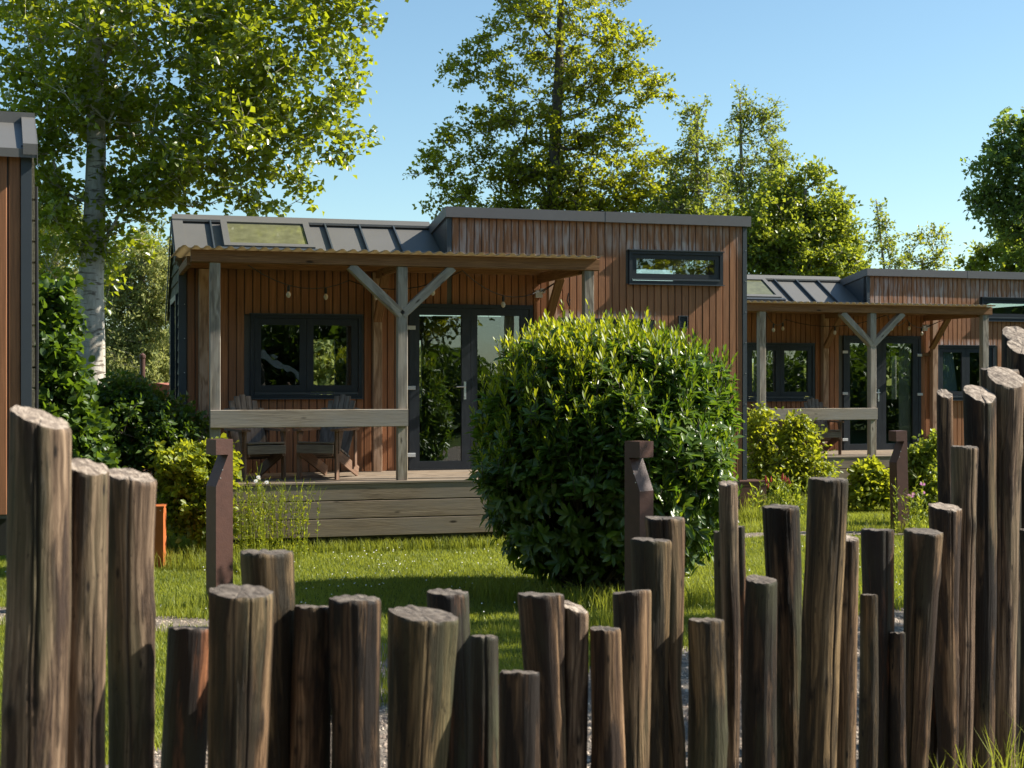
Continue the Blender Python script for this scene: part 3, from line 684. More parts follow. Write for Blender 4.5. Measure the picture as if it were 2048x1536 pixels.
POSTS = [
 (3.7, 20, 138, 0, 118, 812, 858, 'grey', 'thick pale log post, tallest and leftmost of the fence at the left edge', .16, 2, 2, 0),
 (3.85, 135, 218, 118, 216, 922, 945, 'grey', 'pale brown log post second from the left edge, between two taller and broader ones', .3, 2, 1, 0),
 (4.0, 216, 308, 212, 300, 940, 962, 'grey', 'pale log post third from the left edge, in front of the orange rusty box', .2, 1, 1, 0),
 (4.2, 338, 425, 322, 410, 1255, 1257, 'red', 'low red brown split log post right of the three pale posts at the left', .05, 3, 0, 0),
 (3.95, 418, 547, 415, 530, 1178, 1188, 'tan', 'fat tan log post with a rounded dark top in front of the left bollard', .22, 2, 1, 0),
 (4.3, 476, 590, 510, 590, 1103, 1105, 'olive', 'taller flat topped log post directly behind the fat one by the left bollard', .08, 1, 2, 0),
 (4.25, 588, 662, 586, 665, 1212, 1215, 'tan', 'slim brown log post with one big knot, left of the broad very dark one', .08, 1, 2, 0),
 (4.2, 658, 762, 665, 764, 1196, 1198, 'dark', 'broad very dark log post with a split down its right side', .12, 2, 1, 0),
 (4.35, 784, 910, 780, 890, 1220, 1236, 'olive', 'broad olive log post leaning right beside the gravel gap', .24, 1, 2, 0),
 (4.7, 850, 940, 868, 940, 1182, 1185, 'red', 'red brown knotty log post behind the broad olive leaning one', .14, 2, 3, 0),
 (4.55, 940, 996, 936, 998, 1272, 1273, 'red', 'narrow reddish log post with stripped bark, left of the shortest post', .08, 2, 2, 0),
 (4.4, 998, 1077, 1000, 1079, 1342, 1344, 'dark', 'shortest log post of the fence, dark and flat topped', .07, 0, 1, 0),
 (4.7, 1036, 1125, 1062, 1130, 1188, 1191, 'tan', 'flat topped tan log post right behind the shortest post', .08, 1, 2, 0),
 (4.75, 1123, 1177, 1126, 1177, 1206, 1224, 'grey', 'slim pale log post with a bright slanting round top, under the round bush', .35, 2, 2, 0),
 (4.75, 1177, 1242, 1174, 1246, 1255, 1257, 'tan', 'low log post with a wet dark top rim, right of the slim pale one', .14, 2, 2, 0),
 (4.95, 1225, 1303, 1232, 1300, 1187, 1178, 'tan', 'flat log post whose cut top rises to the right, in front of the right bollard', .04, 2, 0, 0),
 (5.15, 1263, 1341, 1282, 1343, 1078, 1081, 'olive', 'tall log post with a deep crack from its top, below the middle bollard', .08, 1, 2, 0),
 (5.35, 1290, 1368, 1330, 1374, 1035, 1036, 'tan', 'tall crooked log post with a narrowed waist, behind the deeply cracked one', .08, 2, 3, .2),
 (5.15, 1375, 1447, 1372, 1448, 1239, 1239, 'olive', 'low smooth log post between the crooked post and the thin tall one', .1, 0, 1, 0),
 (5.45, 1436, 1475, 1446, 1478, 967, 966, 'grey', 'thin tall pale log post standing before the right edge of the bush', .25, 1, 1, 0),
 (5.7, 1473, 1489, 1480, 1497, 1053, 1053, 'red', 'very thin reddish pole hugging the right side of the thin tall post', .1, 0, 0, 0),
 (5.7, 1427, 1450, 1430, 1452, 1063, 1064, 'tan', 'very thin brown pole hugging the left side of the thin tall post', .1, 0, 0, 0),
 (5.35, 1490, 1555, 1486, 1552, 1157, 1160, 'dark', 'smooth dark log post with a rounded black top, right of the thin tall post', .3, 0, 2, 0),
 (5.8, 1523, 1600, 1535, 1606, 1013, 1013, 'dark', 'dark log post cleft down the middle, behind the black rounded one', .1, 2, 0, 0),
 (5.65, 1616, 1695, 1604, 1674, 955, 959, 'olive', 'broad tall greenish log post leaning left in the middle of the right half', .1, 2, 2, 0),
 (5.9, 1674, 1720, 1664, 1710, 1075, 1078, 'tan', 'slim log post leaning along the right side of the broad greenish one', .3, 1, 1, 0),
 (6.2, 1722, 1786, 1726, 1780, 1058, 1060, 'red', 'dark reddish log post with peeling bark, right of the broad greenish one', .06, 3, 1, 0),
 (6.0, 1720, 1756, 1718, 1754, 1190, 1190, 'olive', 'small low log post in front of the peeling reddish one', .06, 0, 0, 0),
 (6.15, 1778, 1812, 1776, 1812, 1265, 1266, 'dark', 'lowest small log post of the right half, beside the leaning ribbed one', .06, 0, 0, 0),
 (6.25, 1810, 1885, 1798, 1852, 1060, 1064, 'tan', 'log post leaning left with a ribbed saw cut top, below the third bollard', .18, 2, 3, 0),
 (6.5, 1862, 1888, 1848, 1880, 1128, 1130, 'red', 'thin red brown log post squeezed behind the leaning ribbed one', .1, 1, 1, 0),
 (6.45, 1858, 1920, 1876, 1914, 1011, 1016, 'tan', 'medium log post with a mossy slanted top, left of the knotty one', .25, 1, 2, 0),
 (6.85, 1875, 1906, 1882, 1912, 787, 788, 'tan', 'thin log post with an oval pale cut, leftmost of the tall group at the right', .6, 1, 2, 0),
 (6.6, 1902, 1955, 1906, 1946, 892, 894, 'grey', 'knotty grey log post with a flat top in front of the tall right group', .08, 2, 3, 0),
 (6.95, 1927, 1990, 1940, 1992, 781, 793, 'dark', 'tall dark log post with an oval cut, second highest in front of the right edge', .55, 2, 2, 0),
 (7.05, 1974, 2046, 1988, 2034, 750, 758, 'grey', 'tallest pale log post with a big bright oval cut near the right edge', .6, 2, 2, 0),
 (7.4, 1966, 2036, 1980, 2040, 738, 740, 'dark', 'blackish log post hidden behind the tallest pale post', .1, 1, 1, 0),
 (7.5, 2016, 2072, 2020, 2070, 692, 694, 'dark', 'log post at the right edge with an oval cut, lower of the two topmost', .6, 1, 1, 0),
 (7.8, 2003, 2066, 2006, 2062, 668, 670, 'dark', 'topmost log post of all at the right edge with a ragged oval cut', .55, 1, 1, 0),
 (7.25, 2040, 2090, 2042, 2084, 1060, 1062, 'dark', 'dark log post cut off by the right edge of the view', .2, 1, 1, 0),
]
for i, p in enumerate(POSTS): log_post(i, p[0], *p[1:7], p[7], p[8], p[9], p[10], p[11], p[12])

# ================================================================ bollards and rusty boxes
def bollard(px, Y, Ht, rz, label, flip=1, lean=0):
    t = thing('bollard_lamp', label, 'bollard lamp', ((px-1024)/F*Y, Y, 0), R(rz), 'rusty steel bollard lamps')
    w_ = .165; a = -w_/2; b = w_/2
    hz = Ht-.13
    poly = [(a, 0), (b, 0), (b, Ht), (a, Ht), (a, hz), (a+.72*w_, hz-.002), (a, Ht-.40)]
    if flip < 0: poly = [(-x, z) for x, z in poly][::-1]
    MB().prism(poly, -w_/2, w_/2, (0, 2, 1)).build('body', M['corten'], t)
    s = flip
    MB().box((s*(a+.03), -.05, hz-.008), (s*(a+.10), .05, hz-.0025)).build('lamp_panel', M['trim'], t)
    for (dx, z) in ((s*(a+.05), hz-.13), (s*(a+.03), hz-.2)): MB().lathe((dx+s*.012, -w_/2-.002, z), [(.004, -.004), (.005, 0), (.004, .004)], 6).build('screw', M['steel'], t)
    MB().box((-.14, -.14, .0), (.14, .14, .02)).build('base_plate', M['deck_timber'], t)
    if lean: t.rotation_euler[1] = R(lean)
bollard(439, 12.45, 1.443, 42, 'rusty brown bollard lamp left of the porch steps side, notch facing left', 1)
bollard(1278, 11.75, 1.455, -47, 'rusty brown bollard lamp standing before the round bush, notch facing right', -1)
bollard(1800, 18.6, 1.30, 20, 'small distant bollard lamp in front of the farther cabin, right of the thick greenish post', 1, -1.5)
def rusty_box(name, X, Y, w_, d_, h, rz, mat, label):
    t = thing(name, label, 'planter box', (X, Y, 0), R(rz))
    m = MB(); e = .012
    m.box((-w_/2, -d_/2, 0), (w_/2, -d_/2+e, h)); m.box((-w_/2, d_/2-e, 0), (w_/2, d_/2, h)); m.box((-w_/2, -d_/2+e, 0), (-w_/2+e, d_/2-e, h)); m.box((w_/2-e, -d_/2+e, 0), (w_/2, d_/2-e, h))
    m.build('side_panel', mat, t)
    l = MB(); frame_rect2 = [((-w_/2-.008, -d_/2-.01, h), (w_/2+.008, d_/2+.01, h+.018))]
    for a, b in frame_rect2: l.box(a, b)
    l.box((-w_/2-.003, -d_/2-.004, h-.05), (w_/2+.003, -d_/2-.0005, h-.003)); l.build('lid', mat, t)
    for sx in (-1, 1): MB().lathe((sx*(w_/2-.03), -d_/2-.006, h-.026), [(.005, -.004), (.006, 0), (.005, .004)], 6).build('screw', M['steel'], t)
rusty_box('rusty_box', -3.87, 15.1, .5, .35, .63, 8, M['corten_orange'], 'bright orange rusty steel box on the lawn behind the pale left posts')
rusty_box('rusty_box', 3.42, 21.3, .5, .4, .46, 16, M['corten'], 'dark rusty steel box at the right foot of the skylight cabin')

# ================================================================ vegetation
def tubes_np(P0, P1, r0, r1, n=4):
    P0, P1 = np.asarray(P0), np.asarray(P1); m = len(P0)
    d = unit(P1-P0); a = np.where(np.abs(d[:, 2:3]) < .9, np.array([[0, 0, 1.]]), np.array([[1., 0, 0]]))
    x = unit(np.cross(d, a)); y = np.cross(d, x)
    t = np.arange(n)/n*2*np.pi
    ring = x[:, None]*np.cos(t)[None, :, None]+y[:, None]*np.sin(t)[None, :, None]
    A = P0[:, None]+ring*np.asarray(r0)[:, None, None]; B = P1[:, None]+ring*np.asarray(r1)[:, None, None]
    V = np.concatenate([A, B], 1).reshape(-1, 3)
    i = np.arange(n); q = np.stack([i, (i+1) % n, n+(i+1) % n, n+i], -1)
    Fc = (np.arange(m)[:, None, None]*2*n+q[None]).reshape(-1, 4)
    return V, Fc
def leaves_np(P, D, Nn, L, W, rnd, hexa=False, fold=.25, droop=0):
    D = unit(D); S_ = unit(np.cross(D, Nn)); U = np.cross(S_, D); m = len(P); L = L[:, None]; W = W[:, None]
    if hexa:
        pts = [P, P+D*L*.3+S_*W*.42+U*W*fold, P+D*L*.68+S_*W*.5+U*(W*fold-L*droop*.4), P+D*L-U*L*droop, P+D*L*.68-S_*W*.5+U*(W*fold-L*droop*.4), P+D*L*.3-S_*W*.42+U*W*fold]
        V = np.stack(pts, 1).reshape(-1, 3); q = np.array([[0, 1, 2, 3], [0, 3, 4, 5]]); k = 6
    else:
        pts = [P, P+D*L*.42+S_*W*.5+U*W*fold, P+D*L, P+D*L*.42-S_*W*.5+U*W*fold]
        V = np.stack(pts, 1).reshape(-1, 3); q = np.array([[0, 1, 2], [0, 2, 3]]); k = 4
    Fc = (np.arange(m)[:, None, None]*k+q[None]).reshape(-1, q.shape[1])
    return V, Fc, np.repeat(rnd, k)
def rand_dirs(n, r_): return unit(r_.normal(size=(n, 3)))
def grow(trunk, cl, r_, tipr=.006, rise=.5, step=.35, expo=2.3):
    pos = [np.array(p, float) for p in trunk]; par = [-1]+list(range(len(trunk)-1))
    tr = np.array(trunk)
    dist = np.min(np.linalg.norm(cl[:, None]-tr[None], axis=2), 1)+r_.uniform(0, .3, len(cl))
    arr = np.zeros((len(trunk)+len(cl)*14, 3)); arr[:len(trunk)] = tr; n = len(trunk); ends = []
    for ci in np.argsort(dist):
        c = cl[ci]; dv = c-arr[:n]; dd = np.linalg.norm(dv, axis=1)
        cost = dd+rise*np.maximum(0, arr[:n, 2]-c[2]+.25*dd)*1.6
        j = int(np.argmin(cost)); L = dd[j]; k = int(min(12, max(1, round(L/step)))); a = arr[j].copy(); p = j
        for s in range(1, k+1):
            t = s/k; q = a+(c-a)*t; 
            if s < k: q = q+r_.normal(size=3)*.05*min(L, 1.5); q[2] += (-.10*math.sin(math.pi*t)*L*.8)
            arr[n] = q; par.append(p); p = n; n += 1
        ends.append(p)
    par = np.array(par); rad = np.zeros(n); acc = np.zeros(n)
    for i in range(n-1, -1, -1):
        rad[i] = max(tipr, acc[i]**(1/expo)) if acc[i] > 0 else tipr
        if par[i] >= 0: acc[par[i]] += rad[i]**expo
    return arr[:n], par, rad, ends
def tree(name, label, cat, base, trunk, clusters, leafn, leafL, leafW, crad, mats, barkm, seed, tr_r=None, tipr=.006, hexa=False, group=None, flat=.7, twigs=3, rise=.5, hang=0., kind='free'):
    r_ = np.random.default_rng(seed)
    base = np.array(base, float)
    cl = np.asarray(clusters)-base; trunk = [np.array(p)-base for p in trunk]
    pos, par, rad, ends = grow(trunk, cl, r_, tipr, rise)
    nt_ = len(trunk)
    if tr_r is not None:
        for i in range(nt_): rad[i] = tr_r[0]+(tr_r[1]-tr_r[0])*i/(nt_-1)
        for i in range(nt_, len(pos)): rad[i] = min(rad[i], rad[par[i]]*.8)
    t = thing(name, label, cat, tuple(base), 0, group)
    if nt_ > 2:
        m = MB(); m.tube([tuple(p) for p in trunk], [r for r in rad[:nt_]], 16); m.build('trunk', barkm, t, True)
    idx = np.arange(nt_, len(pos)); pp = par[idx]
    A, B = pos[pp], pos[idx]; ra = np.minimum(rad[pp], rad[idx]*1.25); rb = rad[idx]
    # twigs in each leaf cluster
    E_ = pos[ends]; n = len(E_)
    tw = np.repeat(E_, twigs, 0); td = rand_dirs(n*twigs, r_); td[:, 2] = td[:, 2]*flat+.15-hang; tl = crad*r_.uniform(.5, 1.15, n*twigs)
    TB = tw+unit(td)*tl[:, None]
    A = np.vstack([A, tw]); B = np.vstack([B, TB]); ra = np.concatenate([ra, np.full(len(tw), tipr*.7)]); rb = np.concatenate([rb, np.full(len(tw), tipr*.3)])
    V, Fc = tubes_np(A, B, ra, rb, 5)
    z = np.linalg.norm(V, axis=1)
    np_mesh('limbs', V, Fc, barkm, t, {'gc': ('FLOAT_VECTOR', V)}, True)
    # leaves along twigs
    per = max(1, leafn//twigs); k = len(tw)*per
    s = np.repeat(np.arange(len(tw)), per); f = r_.uniform(.1, 1.08, k)[:, None]
    P = tw[s]*(1-f)+TB[s]*f+r_.normal(size=(k, 3))*crad*.15
    D = unit(TB[s]-tw[s])*.6+rand_dirs(k, r_); D[:, 2] -= hang*2
    Nn = rand_dirs(k, r_); Nn[:, 2] = np.abs(Nn[:, 2])+.4; Nn[:, 0] += .2
    L = leafL*r_.uniform(.6, 1.2, k); rnd = np.clip(r_.normal(.5, .28, k)+np.repeat(r_.normal(0, .15, n), twigs*per), 0, 1)
    V, Fc, rn = leaves_np(P, D, Nn, L, L*leafW, rnd, hexa)
    np_mesh('crown', V, Fc, mats, t, {'rnd': ('FLOAT', rn)})
    return t
def lobes(L, n, Y, seed, shell=.45):
    """L: (cx,cy,rx,ry[,dY,ry_depth]) read off the photograph at distance Y -> points in metres"""
    r_ = np.random.default_rng(seed); out = []
    area = np.array([l[2]*l[3] for l in L], float); cnt = np.maximum(2, (n*area/area.sum()).astype(int))
    for l, c in zip(L, cnt):
        cx, cy, rx, ry = l[:4]; dY = l[4] if len(l) > 4 else 0; yy = Y+dY; k = yy/F
        d = rand_dirs(c, r_)*(r_.uniform(shell**3, 1, c)**(1/3))[:, None]
        dep = (l[5] if len(l) > 5 else min(rx, ry*1.4)*k)
        out.append(np.stack([((cx-1024)+d[:, 0]*rx)*k, yy+d[:, 1]*dep, H-((cy-760)+d[:, 2]*ry*-1)*k], -1))
    P = np.vstack(out); return P[P[:, 2] > .15]
def pt(px, py, Y): return ((px-1024)/F*Y, Y, H-(py-760)/F*Y)

def bark(name, a, b, marks=None):
    m, nt_, out = new_mat(name); g = N(nt_)
    ob = g('TexCoord').outputs['Object']
    v = g('TexNoise', Vector=vscale(g, ob, (14, 14, 4)), Scale=1.0, Detail=7.0, Roughness=.65).outputs['Fac']
    c = ramp(g, v, [(.35, a), (.65, b)])
    if marks:
        h = g('TexNoise', Vector=vscale(g, ob, (5, 5, 22)), Scale=1.0, Detail=4.0).outputs['Fac']
        c = mix(g, ramp(g, h, [(.56, 0), (.64, 1)]), c, marks)
    p = g('BsdfPrincipled', Base_Color=c, Roughness=.8)
    nt_.links.new(g('Bump', Strength=.5, Distance=.02, Height=v).outputs[0], p.inputs['Normal'])
    nt_.links.new(p.outputs[0], out.inputs[0]); return m
B_white = bark('pale_poplar_bark', (.32, .29, .24), (.56, .52, .45), (.14, .115, .09))
B_dark = bark('dark_bark', (.035, .028, .02), (.10, .08, .06))
B_grey = bark('grey_bark', (.14, .125, .10), (.27, .24, .2))
L_pop = leaf_mat('poplar_leaf', (.065, .11, .018), (.18, .235, .032), (.54, .60, .02), .30, .7, .46)
L_ald = leaf_mat('alder_leaf', (.08, .105, .018), (.21, .24, .03), (.58, .60, .02), .38, .5, .48)
L_bir = leaf_mat('birch_leaf', (.08, .12, .025), (.2, .25, .045), (.48, .54, .05), .45, .4, .42)
L_wil = leaf_mat('willow_leaf', (.19, .22, .075), (.33, .34, .12), (.55, .56, .16), .6, .2, .4)
L_drk = leaf_mat('dark_shrub_leaf', (.03, .062, .016), (.085, .14, .026), (.2, .32, .016), .4, .4, .35)
L_mid = leaf_mat('mid_green_leaf', (.08, .13, .04), (.17, .24, .06), (.42, .55, .06), .4, .5, .4)
L_yel = leaf_mat('yellow_green_leaf', (.13, .18, .02), (.26, .30, .035), (.62, .64, .03), .45, .35, .42)
L_gen = leaf_mat('garden_leaf', (.10, .15, .022), (.22, .28, .04), (.54, .60, .04), .42, .45, .42)

# poplar on the left
Y = 21.5
pl = [(300, 120, 300, 190), (120, 60, 200, 170), (520, 60, 210, 130), (600, -60, 220, 120), (420, 260, 190, 130), (560, 200, 120, 90), (640, 290, 110, 42), (520, 370, 100, 55),
      (150, 260, 140, 120), (60, 320, 120, 140), (330, 400, 120, 45), (110, 440, 80, 70), (690, 60, 60, 90), (300, -150, 400, 150), (690, 285, 60, 26), (650, 190, 60, 50), (590, 380, 45, 30), (100, 520, 40, 50, -1), (270, 500, 60, 40, 1.6), (130, 430, 60, 50, 1.2), (235, 560, 35, 40, 1.8)]
cl = lobes(pl, 600, Y, 11, .35)
ppx = cl[:, 0]/cl[:, 1]*F+1024; ppy = 760-(cl[:, 2]-H)/cl[:, 1]*F
cl = cl[~((ppx > 140) & (ppx < 245) & (ppy > 430) & (cl[:, 1] < Y+.7))]
tk = [pt(180, 1110, Y), pt(181, 850, Y), pt(182, 700, Y), pt(181, 560, Y), pt(187, 500, Y), pt(190, 400, Y), pt(193, 280, Y), pt(191, 160, Y), pt(186, 20, Y), pt(190, -120, Y), pt(185, -260, Y)]
limb = []
def seg(pts, n=3):
    o = []
    for a, b in zip(pts[:-1], pts[1:]):
        for i in range(n): o.append(np.array(a)+(np.array(b)-np.array(a))*(i+1)/n)
    return o
tk[0] = (tk[0][0], Y, -.1)
big = seg([pt(190, 520, Y), pt(215, 470, Y-.2), pt(250, 410, Y-.4), pt(300, 350, Y-.6), pt(360, 280, Y-.9), pt(430, 180, Y-1.2), pt(500, 60, Y-1.4)]) + seg([pt(250, 408, Y-.4), pt(330, 370, Y-.7), pt(400, 325, Y-1)]) + seg([pt(245, 410, Y-.4), pt(268, 350, Y+.2), pt(300, 270, Y+.5)]) + seg([pt(180, 530, Y), pt(150, 480, Y-.4), pt(100, 430, Y-.9)])
tp = tree('poplar_tree', 'big glossy leaved poplar with a pale trunk at the left', 'tree', (tk[0][0], Y, 0), tk, np.vstack([np.array(big), cl]), 56, .115, .85, .46, L_pop, B_white, 12, (.24, .07), .008, twigs=4, rise=.35)
# alder in the middle
Y = 36
al = [(1120, 30, 150, 90), (1110, 150, 190, 60), (960, 90, 55, 25), (920, 155, 40, 40), (1260, 170, 70, 45), (1310, 190, 30, 28), (1100, 240, 150, 55), (990, 220, 70, 40), (930, 290, 80, 45), (880, 330, 40, 45), (1210, 260, 90, 40), (1130, 330, 150, 60), (1000, 370, 120, 50), (1290, 330, 70, 45), (1230, 400, 130, 50), (900, 400, 55, 35), (1080, 430, 180, 50), (1160, 390, 180, 50), (1050, 320, 90, 50), (1150, -70, 110, 70), (1250, 90, 60, 40), (1320, 400, 70, 40)]
cl = lobes(al, 760, Y, 21, .1)
tk = [(pt(1110, 500, Y)[0], Y, -.1)]+[pt(a, b, Y) for a, b in ((1108, 700), (1108, 520), (1106, 400), (1110, 280), (1116, 180), (1120, 80), (1122, -20), (1125, -130))]
tree('alder_tree', 'tall dark alder with open branches rising behind the skylight cabin roof', 'tree', (tk[0][0], Y, 0), tk, cl, 44, .115, .75, .36, L_ald, B_dark, 22, (.24, .05), .012, twigs=4, rise=.8, flat=.5)
# birches and others, centre right
def simple_tree(name, label, Y, L, n, px, ys, seed, leafn, LL, cr, mat, bk, tr, group='trees behind the cabins', W=.7, flat=.9, hang=0., tipr=.009, rise=.5, shell=.15):
    cl = lobes(L, n, Y, seed, shell)
    tk = [(pt(px[0], 500, Y)[0], Y, -.1)]+[pt(px[0]+(px[1]-px[0])*i/6, ys[0]+(ys[1]-ys[0])*i/6, Y) for i in range(7)]
    return tree(name, label, 'tree', (tk[0][0], Y, 0), tk, cl, leafn, LL, W, cr, mat, bk, seed+1, tr, tipr, twigs=4, flat=flat, hang=hang, group=group, rise=rise)
simple_tree('birch_tree', 'feathery birch with a narrow pointed top, left of two above the cabin roof edge', 34, [(1395, 235, 28, 35), (1400, 300, 55, 45), (1370, 340, 40, 30), (1340, 430, 60, 60), (1400, 380, 75, 50), (1390, 430, 90, 50), (1410, 500, 90, 60)], 260, (1392, 1395), (700, 215), 31, 34, .10, .34, L_bir, B_grey, (.12, .02))
simple_tree('birch_tree', 'highest airy birch with thin upright twigs, right of the alder', 37, [(1478, 215, 22, 45), (1500, 260, 45, 50), (1540, 240, 22, 50), (1520, 320, 65, 55), (1500, 400, 75, 60), (1470, 350, 45, 50), (1560, 330, 25, 40), (1510, 470, 100, 70), (1560, 420, 60, 60)], 300, (1490, 1480), (700, 190), 33, 30, .10, .36, L_bir, B_grey, (.13, .02), hang=.1)
simple_tree('maple_tree', 'dense bright green round tree behind the gap between both cabins', 33, [(1560, 480, 100, 90), (1650, 430, 45, 50), (1620, 520, 105, 80), (1690, 480, 30, 50), (1628, 362, 20, 30), (1655, 385, 16, 22), (1500, 520, 70, 80), (1570, 380, 36, 40), (1700, 545, 38, 40), (1450, 480, 60, 60)], 460, (1590, 1610), (720, 380), 35, 54, .12, .38, L_gen, B_grey, (.2, .05), shell=.35)
simple_tree('birch_tree', 'small thin young tree with tiered drooping twigs against open sky', 40, [(1757, 420, 10, 22), (1770, 455, 26, 22), (1775, 490, 40, 20), (1775, 525, 42, 20), (1760, 560, 40, 20)], 60, (1788, 1752), (700, 400), 37, 20, .11, .30, L_bir, B_grey, (.07, .015), rise=-.2, tipr=.007)
simple_tree('alder_tree', 'small spreading sparse tree right of the thin young tree on the skyline', 42, [(1850, 480, 50, 18), (1885, 465, 24, 14), (1840, 515, 48, 18), (1870, 535, 40, 18), (1850, 565, 50, 16)], 60, (1850, 1845), (700, 520), 39, 22, .11, .34, L_ald, B_dark, (.09, .03), rise=1.0, tipr=.008)
simple_tree('oak_tree', 'dark leafy tree cut off by the right edge above the farther cabin', 31, [(2030, 270, 40, 40), (1990, 330, 38, 50), (2040, 350, 50, 60), (1985, 400, 45, 40), (2050, 440, 60, 60), (2090, 300, 60, 90), (1965, 385, 18, 14), (2090, 500, 70, 60)], 230, (2080, 2070), (760, 250), 41, 52, .12, .32, L_mid, B_dark, (.18, .05), shell=.3)
simple_tree('maple_tree', 'bright leafy tree low behind the roof at the right edge', 34, [(2020, 510, 70, 40), (1950, 540, 30, 16), (2080, 500, 60, 60)], 100, (2060, 2060), (760, 480), 43, 56, .13, .32, L_gen, B_grey, (.14, .05), shell=.4)
# background trees on the left; their haze is put into the pale leaf colour
simple_tree('willow_tree', 'large pale olive willow far behind, seen between poplar trunk and skylight cabin', 46, [(290, 560, 75, 90), (240, 640, 80, 90), (320, 660, 70, 90), (270, 740, 110, 80), (300, 500, 45, 50)], 420, (280, 285), (800, 480), 51, 90, .15, .5, L_wil, B_grey, (.25, .08), group='far trees on the left', W=.45, shell=.5, hang=.25, tipr=.012)
simple_tree('willow_tree', 'pale olive willow far behind, left of the poplar trunk', 48, [(110, 500, 80, 90), (100, 620, 90, 90), (60, 700, 110, 90), (160, 720, 70, 80)], 400, (110, 110), (800, 450), 53, 90, .15, .5, L_wil, B_grey, (.25, .08), group='far trees on the left', W=.45, shell=.5, hang=.25, tipr=.012)
# shrubs
def shrub(name, label, Y, L, n, px, seed, leafn, LL, cr, mat, W=.6, cat='shrub', hexa=False, group=None, flat=.9, tipr=.004, twigs=4, shell=.25, rise=.5):
    cl = lobes(L, n, Y, seed, shell); x = (px-1024)/F*Y
    r_ = np.random.default_rng(seed)
    tk = [(x, Y, -.05), (x, Y, .1)]
    return tree(name, label, cat, (x, Y, 0), tk, cl, leafn, LL, W, cr, mat, B_dark, seed+2, None, tipr, hexa, group, flat, twigs, rise)
shrub('viburnum_shrub', 'tall dark broad leaved shrub against the wall of the left edge cabin', 14.6, [(100, 640, 40, 70), (95, 740, 65, 80), (120, 860, 80, 80), (150, 960, 80, 80)], 300, 120, 61, 44, .10, .2, L_drk, .8, hexa=True, shell=.5)
shrub('dark_shrub', 'dark spreading shrub left of the skylight cabin porch', 16.4, [(260, 850, 100, 75), (340, 880, 80, 80), (200, 880, 80, 80), (300, 980, 110, 90), (380, 900, 40, 60), (230, 790, 50, 35), (200, 1000, 90, 80), (270, 800, 60, 35)], 420, 290, 63, 56, .075, .2, L_drk, .6, shell=.55)
shrub('golden_shrub', 'sunlit yellow green shrub behind the left bollard lamp', 15.7, [(400, 945, 75, 50), (350, 930, 35, 35), (430, 935, 35, 40), (390, 1010, 70, 60), (425, 1050, 45, 40)], 260, 410, 65, 40, .075, .15, L_yel, .65, hexa=True, shell=.5)
shrub('dogwood_shrub', 'tall yellow green leafy shrub at the left end of the farther cabin porch', 22.6, [(1518, 850, 26, 40), (1520, 890, 32, 60), (1590, 860, 16, 26), (1560, 930, 55, 50), (1600, 900, 35, 60), (1540, 980, 60, 45), (1620, 960, 45, 50), (1590, 870, 18, 30), (1650, 960, 30, 25)], 330, 1560, 67, 27, .08, .21, L_yel, .6, hexa=True, shell=.35)
shrub('leafy_perennial', 'light green broad leaved clump right of the tall leafy shrub', 21.5, [(1735, 950, 28, 25), (1750, 990, 42, 40), (1710, 1000, 30, 30), (1775, 980, 25, 35)], 140, 1740, 69, 30, .10, .14, L_yel, .6, 'plant', True, shell=.3)
shrub('green_shrub', 'green leafy bush right of the small distant bollard lamp', 19.6, [(1850, 950, 32, 55), (1845, 1000, 32, 50), (1835, 1045, 35, 25), (1868, 900, 18, 25), (1830, 920, 18, 30)], 180, 1848, 71, 34, .075, .14, L_gen, .55, hexa=True, shell=.3)
shrub('ground_shrub', 'low dark green shrub patch beneath the farther cabin deck', 22.3, [(1700, 1010, 60, 25), (1770, 1015, 40, 22), (1640, 1000, 50, 35), (1560, 1010, 60, 30)], 140, 1690, 73, 34, .06, .16, L_drk, .5, shell=.3)

